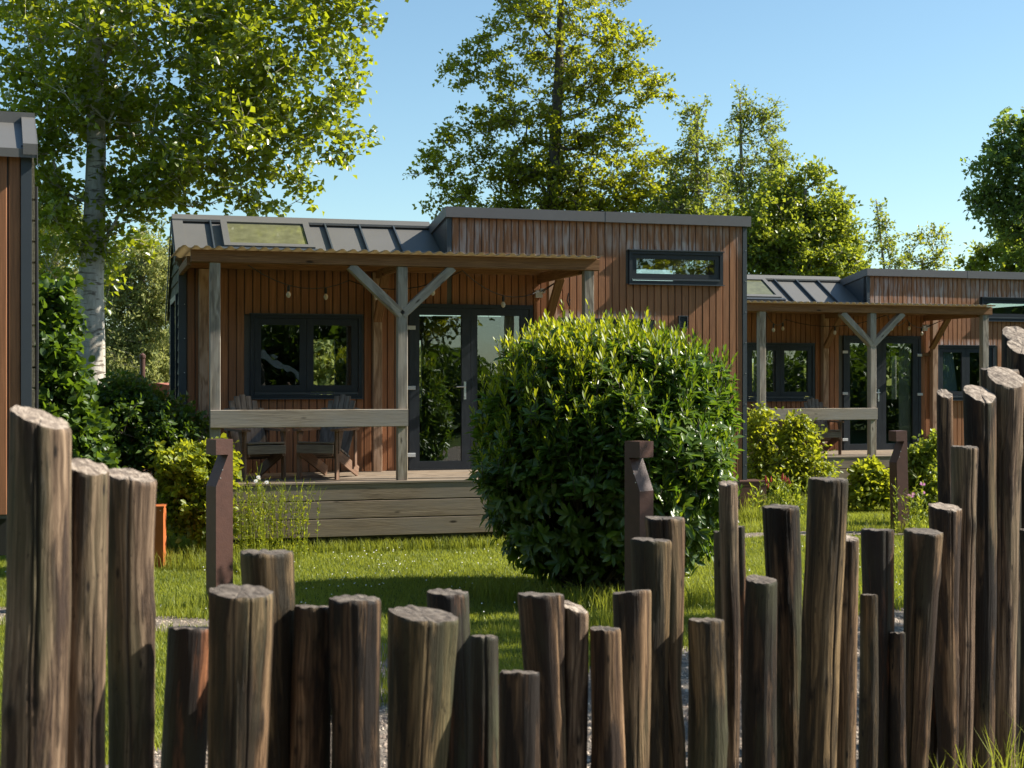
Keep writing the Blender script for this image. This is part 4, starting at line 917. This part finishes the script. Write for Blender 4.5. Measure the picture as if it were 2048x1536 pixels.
# ---- the round laurel bush
def laurel():
    r_ = np.random.default_rng(5); Yc = 13.35; cx = (1214-1024)/F*Yc; cz = 1.27; RX, RY, RZ = 1.07, 1.03, 1.05
    t = thing('laurel_bush', 'big round glossy laurel bush with bright new shoots in front of the skylight cabin', 'bush', (cx, Yc, 0))
    n = 5000; d = rand_dirs(n, r_)
    pw = 2.5; s = (np.abs(d[:, 0])**pw+np.abs(d[:, 1])**pw+np.abs(d[:, 2])**pw)**(-1/pw)
    lump = 1+.045*np.sin(d[:, 0]*5+1)*np.cos(d[:, 2]*4)+.035*np.sin(d[:, 1]*7+d[:, 2]*6)+r_.normal(0, .05, n)+.05*np.sin(d[:, 0]*9+d[:, 2]*11+2)*np.cos(d[:, 1]*8)
    layer = np.where(r_.random(n) < .62, 1.0, r_.uniform(.68, .97, n))
    P = d*(s*lump*layer)[:, None]*np.array([RX, RY, RZ]); P[:, 2] += cz
    lowmask = P[:, 2] > .10+.25*np.clip(np.hypot(P[:, 0], P[:, 1])/1.2, 0, 1)**3
    # keep a ragged dark hollow near the bottom centre and a few thin places
    hole = (np.hypot((P[:, 0]+.35)/.32, (P[:, 2]-.78)/.2) < 1) & (P[:, 1] < 0) & (r_.random(n) < .85)
    hole |= (np.hypot((P[:, 0]-.0)/.3, (P[:, 2]-.42)/.25) < 1) & (P[:, 1] < 0) & (r_.random(n) < .7)
    keep = lowmask & ~hole; P = P[keep]; d = d[keep]; layer = layer[keep]; n = len(P)
    # shoot direction: outward blended with up
    D = unit(unit(P-np.array([0, 0, cz]))*.55+np.array([0, 0, .75])+r_.normal(size=(n, 3))*.2)
    lower = (P[:, 2] < cz-.25)
    D[lower] = unit(D[lower]*np.array([1, 1, .5])+unit(P[lower]-np.array([0, 0, cz]))*.5)
    VV, FF, RR = [], [], []; off = 0
    VV2, FF2, RR2 = [], [], []; off2 = 0
    # old leaves: whorl of spreading leaves on each shoot
    per = 7; k = n*per; sidx = np.repeat(np.arange(n), per); Ds = D[sidx]
    a = np.cross(Ds, np.array([0, .3, 1.])); x = unit(a); y = np.cross(Ds, x); ph = r_.uniform(0, 2*np.pi, k)
    rad = x*np.cos(ph)[:, None]+y*np.sin(ph)[:, None]
    pos = P[sidx]-Ds*r_.uniform(0, .11, k)[:, None]
    dirv = unit(Ds*r_.uniform(.15, .8, k)[:, None]+rad); nn = unit(Ds-dirv*np.sum(Ds*dirv, 1)[:, None])+r_.normal(size=(k, 3))*.15
    L = r_.uniform(.085, .14, k)
    V, Fc, rn = leaves_np(pos, dirv, nn, L, L*.37, np.clip(r_.normal(.45, .25, k), 0, 1), True, .16, .12)
    np_mesh('foliage', V, Fc, leaf_mat('laurel_leaf', (.045, .09, .018), (.13, .20, .034), (.26, .42, .02), .34, .5, .32), t, {'rnd': ('FLOAT', rn)})
    # new shoots
    up = (P[:, 2]-cz)/RZ
    sel = (layer > .97) & (r_.random(n) < np.clip(.5+.6*up, .05, .9))
    Pn = P[sel]; Dn = unit(D[sel]*.5+np.array([0, 0, .9])+r_.normal(size=(sel.sum(), 3))*.12); m = len(Pn); per = 7
    hts = r_.uniform(.06, .18, m)*np.where(r_.random(m) < .06, 1.8, 1)
    k = m*per; si = np.repeat(np.arange(m), per); fr = np.tile(np.linspace(.05, 1, per), m)
    Ds = Dn[si]; x = unit(np.cross(Ds, np.array([.2, .3, 1.]))); y = np.cross(Ds, x); ph = np.tile(np.arange(per)*2.4, m)+np.repeat(r_.uniform(0, 6, m), per)
    rad = x*np.cos(ph)[:, None]+y*np.sin(ph)[:, None]
    pos = Pn[si]+Ds*(hts[si]*fr)[:, None]; dirv = unit(Ds*(.9+.5*fr)[:, None]+rad*.62)
    nn = unit(Ds-dirv*np.sum(Ds*dirv, 1)[:, None])
    L = r_.uniform(.06, .11, k)*(1.1-.3*fr)
    V, Fc, rn = leaves_np(pos, dirv, nn, L, L*.27, np.clip(r_.normal(.34, .17, k)+.62*np.clip(-pos[:, 0]/RX*.8+(pos[:, 2]-cz)/RZ-.45, -.35, 1), 0, 1), True, .22, -.06)  # tone yellower toward upper left, where backlit sun glow is put into the colour
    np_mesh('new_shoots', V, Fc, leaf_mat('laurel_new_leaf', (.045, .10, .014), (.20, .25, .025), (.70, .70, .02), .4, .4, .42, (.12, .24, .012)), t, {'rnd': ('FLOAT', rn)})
    V, Fc = tubes_np(Pn-Dn*.1, Pn+Dn*hts[:, None], np.full(m, .0035), np.full(m, .002), 4)
    B0 = np.stack([r_.normal(0, .12, 160), r_.normal(0, .12, 160), np.zeros(160)], -1); B1 = P[r_.integers(0, n, 160)]*.93
    mid = (B0+B1)/2; mid[:, 2] -= .1
    V2, F2 = tubes_np(np.vstack([B0, mid]), np.vstack([mid, B1]), np.r_[np.full(160, .018), np.full(160, .012)], np.r_[np.full(160, .012), np.full(160, .005)], 5)
    np_mesh('stems', np.vstack([V, V2]), np.vstack([Fc, F2+len(V)]), B_dark, t, {'gc': ('FLOAT_VECTOR', np.vstack([V, V2]))})
laurel()

# ================================================================ ground
def ground_mat(name, cols, sc, bump=.3, bs=120):
    m, nt_, out = new_mat(name); g = N(nt_)
    ob = g('TexCoord').outputs['Object']
    a = g('TexNoise', Vector=ob, Scale=sc, Detail=8.0, Roughness=.7).outputs['Fac']
    b = g('TexNoise', Vector=ob, Scale=sc*.12, Detail=4.0).outputs['Fac']
    c = ramp(g, mth(g, 'ADD', mth(g, 'MULTIPLY', a, .65), mth(g, 'MULTIPLY', b, .35)), [(.32, cols[0]), (.5, cols[1]), (.68, cols[2])])
    p = g('BsdfPrincipled', Base_Color=c, Roughness=.95); p.inputs['Specular IOR Level'].default_value = .1
    hb = g('TexNoise', Vector=ob, Scale=float(bs), Detail=4.0).outputs['Fac']
    nt_.links.new(g('Bump', Strength=bump, Distance=.02, Height=hb).outputs[0], p.inputs['Normal'])
    nt_.links.new(p.outputs[0], out.inputs[0]); return m
G_lawn = ground_mat('lawn_soil', ((.03, .045, .012), (.055, .08, .018), (.09, .11, .03)), 22)
G_grav = ground_mat('gravel_base', ((.10, .085, .07), (.2, .17, .14), (.32, .27, .22)), 45, .8, 70)
def sheet(name, pts, z, mat, kind='structure'):
    o = np_mesh(name, np.array([(x, y, z) for x, y in pts]), [tuple(range(len(pts)))], mat)
    return tag(o, kind=kind)
gp = MB(); gp.add([(-400, -300, 0), (400, -300, 0), (400, 600, 0), (-400, 600, 0)], [(0, 1, 2, 3)])
tag(gp.build('ground', G_lawn), kind='structure')
# near path runs beside the fence, diagonal; a branch crosses on the left, another path lies before the far lawn
near = [(-9, -1.5), (-2.4, 6.9), (-1.9, 7.75), (-.8, 8.75), (.42, 9.75), (2.35, 11.7), (3.6, 12.6), (9, 15.0), (14, 14), (14, 2), (5, -4)]
def spline(pts, n=8):
    o = []
    P = [np.array(p, float) for p in pts]; m = len(P)
    for i in range(m-1):
        p0, p1, p2, p3 = P[max(i-1, 0)], P[i], P[i+1], P[min(i+2, m-1)]
        for t in np.arange(n)/n: o.append(.5*((2*p1)+(-p0+p2)*t+(2*p0-5*p1+4*p2-p3)*t*t+(-p0+3*p1-3*p2+p3)*t**3))
    o.append(P[-1]); return o
sheet('near_path', [tuple(p) for p in near], .004, G_grav)
def strip(name, pts, wd, z):
    P = np.array(spline(pts)); T = unit(np.gradient(P, axis=0)); Nn = np.stack([-T[:, 1], T[:, 0]], -1)
    wv = wd/2*(1+.08*np.sin(np.arange(len(P))*.9))
    A = P+Nn*wv[:, None]; B = P-Nn*wv[:, None]; n = len(P)
    V = np.array([(x, y, z) for x, y in np.vstack([A, B])]); f = [(i, i+1, n+i+1, n+i) for i in range(n-1)]
    o = np_mesh(name, V, [tuple(reversed(q)) for q in f], G_grav); tag(o, kind='structure'); return P, wv
BR = [(-7, 13.2), (-4, 11.9), (-2.9, 11.55), (-1.9, 11.2), (-1.05, 10.15), (-.55, 8.9)]
FR = [(2.4, 17.9), (3.6, 18.35), (5.2, 18.35), (7, 18.2), (11, 18.8)]
Pb, wb = strip('garden_path', BR, .72, .008)
Pf, wf_ = strip('garden_path', FR, .5, .008)
def seg_inside(P, w, X, Yy):
    ins = np.zeros(len(X), bool)
    for p, q in zip(P, w): ins |= (X-p[0])**2+(Yy-p[1])**2 < (q*1.02)**2
    return ins
def in_near(X, Yy):
    ins = np.zeros(len(X), bool); n = len(near); j = n-1
    for i in range(n):
        xi, yi = near[i]; xj, yj = near[j]
        c = ((yi > Yy) != (yj > Yy)) & (X < (xj-xi)*(Yy-yi)/(yj-yi+1e-12)+xi); ins ^= c; j = i
    return ins
def path_mask(X, Yy, e=0): return in_near(X, Yy) | seg_inside(Pb, wb, X, Yy) | seg_inside(Pf, wf_, X, Yy)
def in_cabin(X, Yy):
    m = np.zeros(len(X), bool)
    for O, th in ((O1, 16), (O2, 17.5)):
        c, s = math.cos(R(th)), math.sin(R(th)); dx, dy = X-O[0], Yy-O[1]; u, v = dx*c+dy*s, -dx*s+dy*c
        m |= (u > -2.1) & (u < 5.2) & (v > -1.75) & (v < 2.5) & ~((u > 2.45) & (v < -.1))
    return m
r3 = np.random.default_rng(77)
# gravel stones
def gravel():
    n = 60000; t_ = r3.random(n)
    Yy = 5.5+14*r3.random(n)**1.2; X = (r3.random(n)*2-1)*(Yy*.40)
    k = in_near(X, Yy) | seg_inside(Pb, wb, X, Yy) | seg_inside(Pf, wf_, X, Yy); X, Yy = X[k], Yy[k]
    n = len(X)
    v0 = np.array([(0, 0, 1), (1, 0, 0), (0, 1, 0), (-1, 0, 0), (0, -1, 0)], float); f0 = np.array([(0, 1, 2), (0, 2, 3), (0, 3, 4), (0, 4, 1)])
    s = r3.uniform(.007, .017, n); a = r3.uniform(0, 6.28, n); ca, sa = np.cos(a), np.sin(a); e = r3.uniform(.6, 1.2, (n, 3))
    q = v0[None]*s[:, None, None]*e[:, None]
    x = q[..., 0]*ca[:, None]-q[..., 1]*sa[:, None]; y = q[..., 0]*sa[:, None]+q[..., 1]*ca[:, None]
    V = np.stack([x+X[:, None]+r3.normal(0, .002, x.shape), y+Yy[:, None], q[..., 2]+.006], -1).reshape(-1, 3)
    Fc = (np.arange(n)[:, None, None]*5+f0[None]).reshape(-1, 3)
    m, nt_, out = new_mat('gravel_stone'); g = N(nt_)
    r_ = g('Attribute', {'attribute_name': 'rnd'}).outputs['Fac']
    p = g('BsdfPrincipled', Base_Color=ramp(g, r_, [(0, (.13, .10, .08)), (.5, (.31, .24, .185)), (1, (.52, .43, .34))]), Roughness=.85); nt_.links.new(p.outputs[0], out.inputs[0])
    tag(np_mesh('gravel', V, Fc, m, None, {'rnd': ('FLOAT', np.repeat(r3.random(n), 5))}), kind='stuff')
gravel()
L_grs = leaf_mat('grass_blade', (.12, .155, .024), (.29, .32, .055), (.48, .52, .05), .5, .3, .42)
def grass(name, X, Yy, h, wd, mat=L_grs, lean=.45, seg2=False):
    n = len(X); a = r3.uniform(0, 6.28, n); dx, dy = np.cos(a), np.sin(a); b = r3.uniform(0, 6.28, n); ln = h*lean*r3.uniform(.2, 1.2, n)
    z0 = np.zeros(n); P = np.stack([X, Yy, z0], -1); S_ = np.stack([dx, dy, z0], -1)*wd[:, None]/2
    tip = P+np.stack([np.cos(b)*ln, np.sin(b)*ln, h], -1)
    rnd = np.clip(.5+.32*noise2(X*.9+40, Yy*.9+40, 9)+.25*noise2(X*4+40, Yy*4+40, 10)+r3.normal(0, .2, n), 0, 1)
    if seg2:
        mid = P+np.stack([np.cos(b)*ln*.3, np.sin(b)*ln*.3, h*.62], -1)
        V = np.stack([P-S_, P+S_, mid+S_*.8, tip, mid-S_*.8], 1).reshape(-1, 3); f = np.array([[0, 1, 2], [0, 2, 4], [4, 2, 3]]); k = 5
    else:
        V = np.stack([P-S_, P+S_, tip], 1).reshape(-1, 3); f = np.array([[0, 1, 2]]); k = 3
    Fc = (np.arange(n)[:, None, None]*k+f[None]).reshape(-1, 3)
    return tag(np_mesh(name, V, Fc, mat, None, {'rnd': ('FLOAT', np.repeat(rnd, k))}), kind='stuff')
n = 620000
Yy = 7.2+18*r3.random(n)**.9; X = (r3.random(n)*2-1)*(Yy*.385+.3)
k = ~path_mask(X, Yy) & ~in_cabin(X, Yy); X, Yy = X[k], Yy[k]
mow = 1+.25*noise2(X*1.3+60, Yy*1.3+60, 3)
grass('lawn_grass', X, Yy, r3.uniform(.02, .05, len(X))*mow, .004+.00042*Yy, lean=.7)
# longer tufts along edges, feet of posts and bushes
tx, ty_, th_ = [], [], []
def tufts(P, n, spread, h):
    P = np.array(P); i = r3.integers(0, len(P), n); t = r3.random(n)[:, None]; j = np.minimum(i+1, len(P)-1)
    Q = P[i]*(1-t)+P[j]*t+r3.normal(0, spread, (n, 2)); tx.append(Q[:, 0]); ty_.append(Q[:, 1]); th_.append(r3.uniform(h*.35, h, n))
c_, s_ = math.cos(R(16)), math.sin(R(16))
edge = [w1(u, -1.98, 0)[:2] for u in np.linspace(-2.4, 2.6, 12)]
tufts(edge, 5200, .07, .17); tufts([w1(u, -.15, 0)[:2] for u in (2.6, 5.2)], 1500, .1, .25)
tufts([w2(u, -2.0, 0)[:2] for u in np.linspace(-2.4, 5, 12)], 4000, .12, .2)
for px, Y_ in ((439, 12.45), (1278, 11.75), (1800, 18.6)): x_ = (px-1024)/F*Y_; tufts([(x_-.15, Y_-.16), (x_+.18, Y_-.14)], 260, .07, .2)
bx = (1214-1024)/F*13.35; tufts([(bx+1.1*math.cos(a), 13.35+1.05*math.sin(a)) for a in np.linspace(3.3, 6.1, 10)], 2600, .12, .24)
tufts([tuple(p) for p in near[1:8]], 6500, .06, .11)
tufts([tuple(p+np.array([0, q])) for p in Pb for q in (.38,)], 2200, .06, .14); tufts([tuple(p-np.array([0, .40])) for p in Pb], 1800, .06, .12)
tufts([tuple(p+np.array([0, .3])) for p in Pf], 1600, .06, .12); tufts([(-4.6, 15.2), (-3.2, 14.9), (-2.6, 14.7)], 1800, .12, .25)
tufts([(2.6, 18.9), (4, 19.4), (6.5, 20)], 2600, .3, .16); tufts([(3.0, 21.0), (4.2, 21.1)], 900, .12, .35); tufts([(-3.3, 12.2), (-2.1, 12.2)], 900, .12, .2)
tufts([(-1.45, 10.75), (-1.1, 10.5)], 220, .08, .16); tufts([(.0, 11.0), (.6, 11.4)], 420, .2, .22)
X = np.concatenate(tx); Yy = np.concatenate(ty_); hh = np.concatenate(th_); k = ~in_cabin(X, Yy); 
grass('long_grass', X[k], Yy[k], hh[k], r3.uniform(.005, .009, k.sum()), lean=.55, seg2=True)
# coarse grass at the foot of the posts near the right edge
tx, ty_, th_ = [], [], []
tufts([(1.75, 6.1), (2.2, 6.55), (2.55, 6.8)], 160, .06, .42); tufts([(-.6, 4.6), (.6, 5.0), (1.6, 5.9)], 260, .12, .16)
X = np.concatenate(tx); Yy = np.concatenate(ty_); hh = np.concatenate(th_)
grass('fence_grass', X, Yy, hh, r3.uniform(.005, .010, len(X)), lean=.5, seg2=True)
# clover heads and daisies in the lawn
def flower_dots():
    n = 700; Yy = r3.uniform(11.5, 17, n); X = (r3.random(n)*2-1)*Yy*.36
    cl = noise2(X*1.1+9, Yy*1.1+9, 44) > .05; k = cl & ~path_mask(X, Yy) & ~in_cabin(X, Yy); X, Yy = X[k], Yy[k]; n = len(X)
    a = np.arange(6)/6*6.283; r_ = r3.uniform(.004, .008, n); z = r3.uniform(.05, .075, n)
    V = np.stack([X[:, None]+np.cos(a)*r_[:, None], Yy[:, None]+np.sin(a)*r_[:, None]*.8, z[:, None]+np.sin(a)*r_[:, None]*.6], -1).reshape(-1, 3)
    Fc = np.arange(n*6).reshape(-1, 6)
    tag(np_mesh('lawn_daisies', V, Fc, simple('white_petal', (.75, .73, .68), .8)), kind='stuff')
flower_dots()

# ---- wild stalks by the deck, daisies, pink and red flowers
W_pet = simple('daisy_petal', (.8, .79, .75), .7); Pk = simple('pink_petal', (.6, .2, .42), .7); Rd = simple('red_flower_spike', (.45, .05, .05), .7)
Yc_ = simple('daisy_centre', (.7, .5, .04), .8)
def stalks(name, label, cat, X, Y_, n, h, spread, seed, head=None, hm=None, mat=L_yel, leafL=.045, hr=.012):
    r_ = np.random.default_rng(seed); t = thing(name, label, cat, (X, Y_, 0))
    A, B, ra, tips = [], [], [], []; LP, LD = [], []
    for i in range(n):
        x0, y0 = r_.normal(0, spread, 2); hh = h*r_.uniform(.55, 1.05); lx, ly = r_.normal(0, .09, 2)*hh; p = np.array([x0, y0, 0]); k = 7
        for s in range(1, k+1):
            q = np.array([x0+lx*(s/k)**2, y0+ly*(s/k)**2, hh*s/k]); A.append(p); B.append(q); ra.append(.0045*(1-.6*s/k))
            for _ in range(4 if s < k else 2):
                LP.append(p+(q-p)*r_.random()); d = r_.normal(size=3); d[2] = abs(d[2])*.8+.5; LD.append(d)
            p = q
        tips.append(p)
        for _ in range(3):
            st = p-np.array([0, 0, hh*r_.uniform(.05, .35)]); e = st+np.array([r_.normal(0, .05), r_.normal(0, .05), hh*r_.uniform(.08, .2)]); A.append(st); B.append(e); ra.append(.0022); tips.append(e)
    A, B, ra = np.array(A), np.array(B), np.array(ra); pe = len(A)//n
    for i in range(n):
        q = slice(i*pe, (i+1)*pe); V, Fc = tubes_np(A[q], B[q], ra[q], ra[q]*.8, 4)
        np_mesh('stem', V, Fc, mat, t, {'rnd': ('FLOAT', np.full(len(V), .4))})
    m = len(LP); L = r_.uniform(.5, 1.2, m)*leafL
    V, Fc, rn = leaves_np(np.array(LP), np.array(LD), rand_dirs(m, r_)+np.array([0, 0, .6]), L, L*.3, r_.random(m), True)
    np_mesh('leaves', V, Fc, mat, t, {'rnd': ('FLOAT', rn)})
    if head:
        for p in tips[:head]:
            mb = MB()
            if hm is Rd: mb.lathe(tuple(p), [(.004, -.05), (.011, -.03), (.012, .0), (.006, .03), (.002, .04)], 6)
            else:
                for j in range(9):
                    a = j/9*6.283; u = np.array([math.cos(a), math.sin(a)*.6, math.sin(a)*.8]); v = np.array([-math.sin(a), math.cos(a)*.6, math.cos(a)*.8])
                    P0 = np.array(p); mb.add([P0, P0+u*hr*1.2+v*hr*.4, P0+u*hr*2, P0+u*hr*1.2-v*hr*.4], [(0, 1, 2, 3)])
            fl = mb.build('flower', hm, t)
            if hm is W_pet: MB().lathe((p[0], p[1]-.003, p[2]), [(.001, -.004), (.006, 0), (.001, .005)], 6).build('flower_centre', Yc_, fl)
    return t
stalks('daisy_plant', 'tall wild stalks with white daisies right of the left bollard lamp', 'wild plant', (497-1024)/F*15.5, 15.5, 26, .98, .10, 3, 3, W_pet, hr=.013)
stalks('wild_stalks', 'dense tall green seed stalks leaning on the left of the deck boards', 'wild plant', (530-1024)/F*15.8, 15.8, 34, .85, .13, 4, 2, W_pet, hr=.007)
stalks('wild_stalks', 'separate clump of thin upright stalks in front of the deck boards', 'wild plant', (598-1024)/F*15.9, 15.9, 20, .86, .10, 5)
stalks('campion_plant', 'slender plant with pink flowers at the foot of the small distant bollard lamp', 'wild plant', (1835-1024)/F*18.2, 18.2, 12, .85, .14, 6, 7, Pk, L_gen, .07, .014)
stalks('knotweed_plant', 'clump of red flower spikes below the tall leafy shrub', 'wild plant', (1572-1024)/F*20.3, 20.3, 26, .62, .26, 7, 12, Rd, L_gen, .09)

# ---- bits behind the left shrubs
t = thing('garden_shed', 'brick red walled shed barely visible behind the dark shrub at the left', 'shed', (-6.4, 25, 0))
m_b, nt_, out = new_mat('red_brick'); g = N(nt_)
br = g('TexBrick', Vector=g('Mapping', Vector=g('TexCoord').outputs['Object'], Rotation=(R(90), 0, 0)).outputs[0], Color1=(.42, .13, .08, 1), Color2=(.3, .09, .06, 1), Mortar=(.4, .36, .32, 1), Scale=4.0)
nt_.links.new(g('BsdfPrincipled', Base_Color=br.outputs[0], Roughness=.9).outputs[0], out.inputs[0])
MB().box((-1.6, 0, 0), (2.2, 2.4, 1.55)).build('wall', m_b, t)
MB().prism([(-1.75, 1.55), (2.35, 1.55), (.3, 1.9)], -.15, 2.55, (0, 2, 1)).build('roof', simple('red_roof_tile', (.3, .1, .06), .8), t)
pt_ = MB().lathe(pt(285, 790, 24)[:2]+(0,), [(.045, 0), (.045, 2.3), (.055, 2.32), (.055, 2.36), (.01, 2.4)], 10).build('metal_pole', M['corten'])
tag(pt_, 'thin dark pole standing behind the shrubs left of the skylight cabin', 'pole')

# far tree belt that closes the view all round
def belt(name, cx0, cy0, rad, a0, a1, zh, n, seed, mat, lw=.34):
    r_ = np.random.default_rng(seed); a = r_.uniform(R(a0), R(a1), n); rr = rad+r_.normal(0, 1.6, n)
    top = zh*(.75+.25*vnoise(a*14, seed)+.12*vnoise(a*40, seed+1)); z = top*r_.random(n)**.7
    P = np.stack([cx0+np.cos(a)*rr, cy0+np.sin(a)*rr, z], -1); L = r_.uniform(.6, 1.3, n)*lw
    V, Fc, rn = leaves_np(P, rand_dirs(n, r_), rand_dirs(n, r_)+np.array([0, 0, .5]), L, L*.6, r_.random(n))
    return tag(np_mesh(name, V, Fc, mat, None, {'rnd': ('FLOAT', rn)}), kind='stuff')
belt('far_wood', 0, 0, 62, 60, 125, 4.6, 90000, 3, L_wil, .4)

# ---- behind the viewer: what the panes mirror, plus trees added to block sky fill
def back_tree(name, label, X, Y_, Ht, cr, n, seed, mat, leafn=50, LL=.2, gr='trees mirrored in the window panes'):
    r_ = np.random.default_rng(seed); d = rand_dirs(n, r_)*(r_.uniform(.15, 1, n)**(1/3))[:, None]
    P = d*np.array([cr, cr, Ht*.36])+np.array([X, Y_, Ht*.66]); P[:, :2] += r_.normal(0, cr*.12, (n, 2))
    tk = [(X, Y_, Ht*.85*i/7) for i in range(8)]
    return tree(name, label, 'tree', (X, Y_, 0), tk, P, leafn, LL, .7, .5, mat, B_dark, seed, (.22, .04), .012, group=gr)
back_tree('garden_tree', 'leafy tree mirrored in the left glass of the skylight cabin door', 14.0, -9.5, 9.5, 2.3, 210, 81, L_ald)
back_tree('garden_tree', 'tree mirrored at the upper right of the door glass', 21.5, -9.5, 12, 2.4, 160, 82, L_drk)
back_tree('garden_tree', 'dark tree mirrored in the skylight cabin window', 7.2, -13.0, 8.5, 3.0, 260, 83, L_drk)
back_tree('garden_tree', 'tree mirrored in the narrow loft window', 25.5, -7.0, 11.5, 2.6, 170, 84, L_ald)
belt('mirrored_hedge', 3, 6, 26, -60, 12, 3.6, 50000, 5, L_drk, .24)
belt('mirrored_thicket', 3, 6, 27, 12, 48, 9, 24000, 9, L_drk, .4)
belt('mirrored_wood', 3, 6, 27, -92, -60, 7.5, 26000, 8, L_drk, .34)
belt('fill_blocking_wood', 0, 4, 21, 165, 285, 12, 60000, 6, L_drk, .42)  # unseen belt added behind and left of the camera to cut sky fill
back_tree('garden_tree', 'broad tree behind the viewer, mirrored right of the shed gable', 10.5, -15.5, 12, 4.2, 300, 86, L_drk)  # this and the next broad tree added to block sky fill, also mirrored
back_tree('garden_tree', 'broad tree behind the viewer, mirrored left of the shed gable', 2.5, -15.5, 12, 4.2, 300, 87, L_drk)
sh = thing('garden_shed', 'shed with white gable boards mirrored in the skylight cabin window', 'shed', (8.2, -9.4, 0), R(22)); sh.scale = (1, 1, .86)
MB().box((-1.9, -3, 0), (1.9, .0, 1.9)).build('wall', simple('dark_board', (.05, .045, .045), .8), sh)
MB().prism([(-2.1, 1.85), (0, 3.35), (2.1, 1.85), (2.1, 1.7), (0, 3.15), (-2.1, 1.7)], -3.1, .16, (0, 2, 1)).build('roof', simple('brown_tile', (.2, .1, .08), .8), sh)
MB().prism([(-2.15, 1.8), (0, 3.38), (2.15, 1.8), (2.15, 1.5), (0, 3.08), (-2.15, 1.5)], .165, .2, (0, 2, 1)).build('gable_board', simple('white_board', (.45, .43, .41), .6), sh)

# a tree standing outside the view on the right; it dapples the lawn and the paths
r_ = np.random.default_rng(91); n_ = 150; d_ = rand_dirs(n_, r_)*(r_.uniform(.05, 1, n_)**(1/3))[:, None]
tree('garden_tree', 'loose tree right of the tall fence posts, outside the view, dappling the lawn', 'tree', (9.8, 11.3, 0), [(9.8, 11.3, .8*i) for i in range(9)],
     d_*np.array([2.3, 2.4, 2.6])+np.array([9.8, 11.3, 6.4]), 60, .13, .75, .42, L_ald, B_dark, 92, (.14, .04), .008, twigs=4)
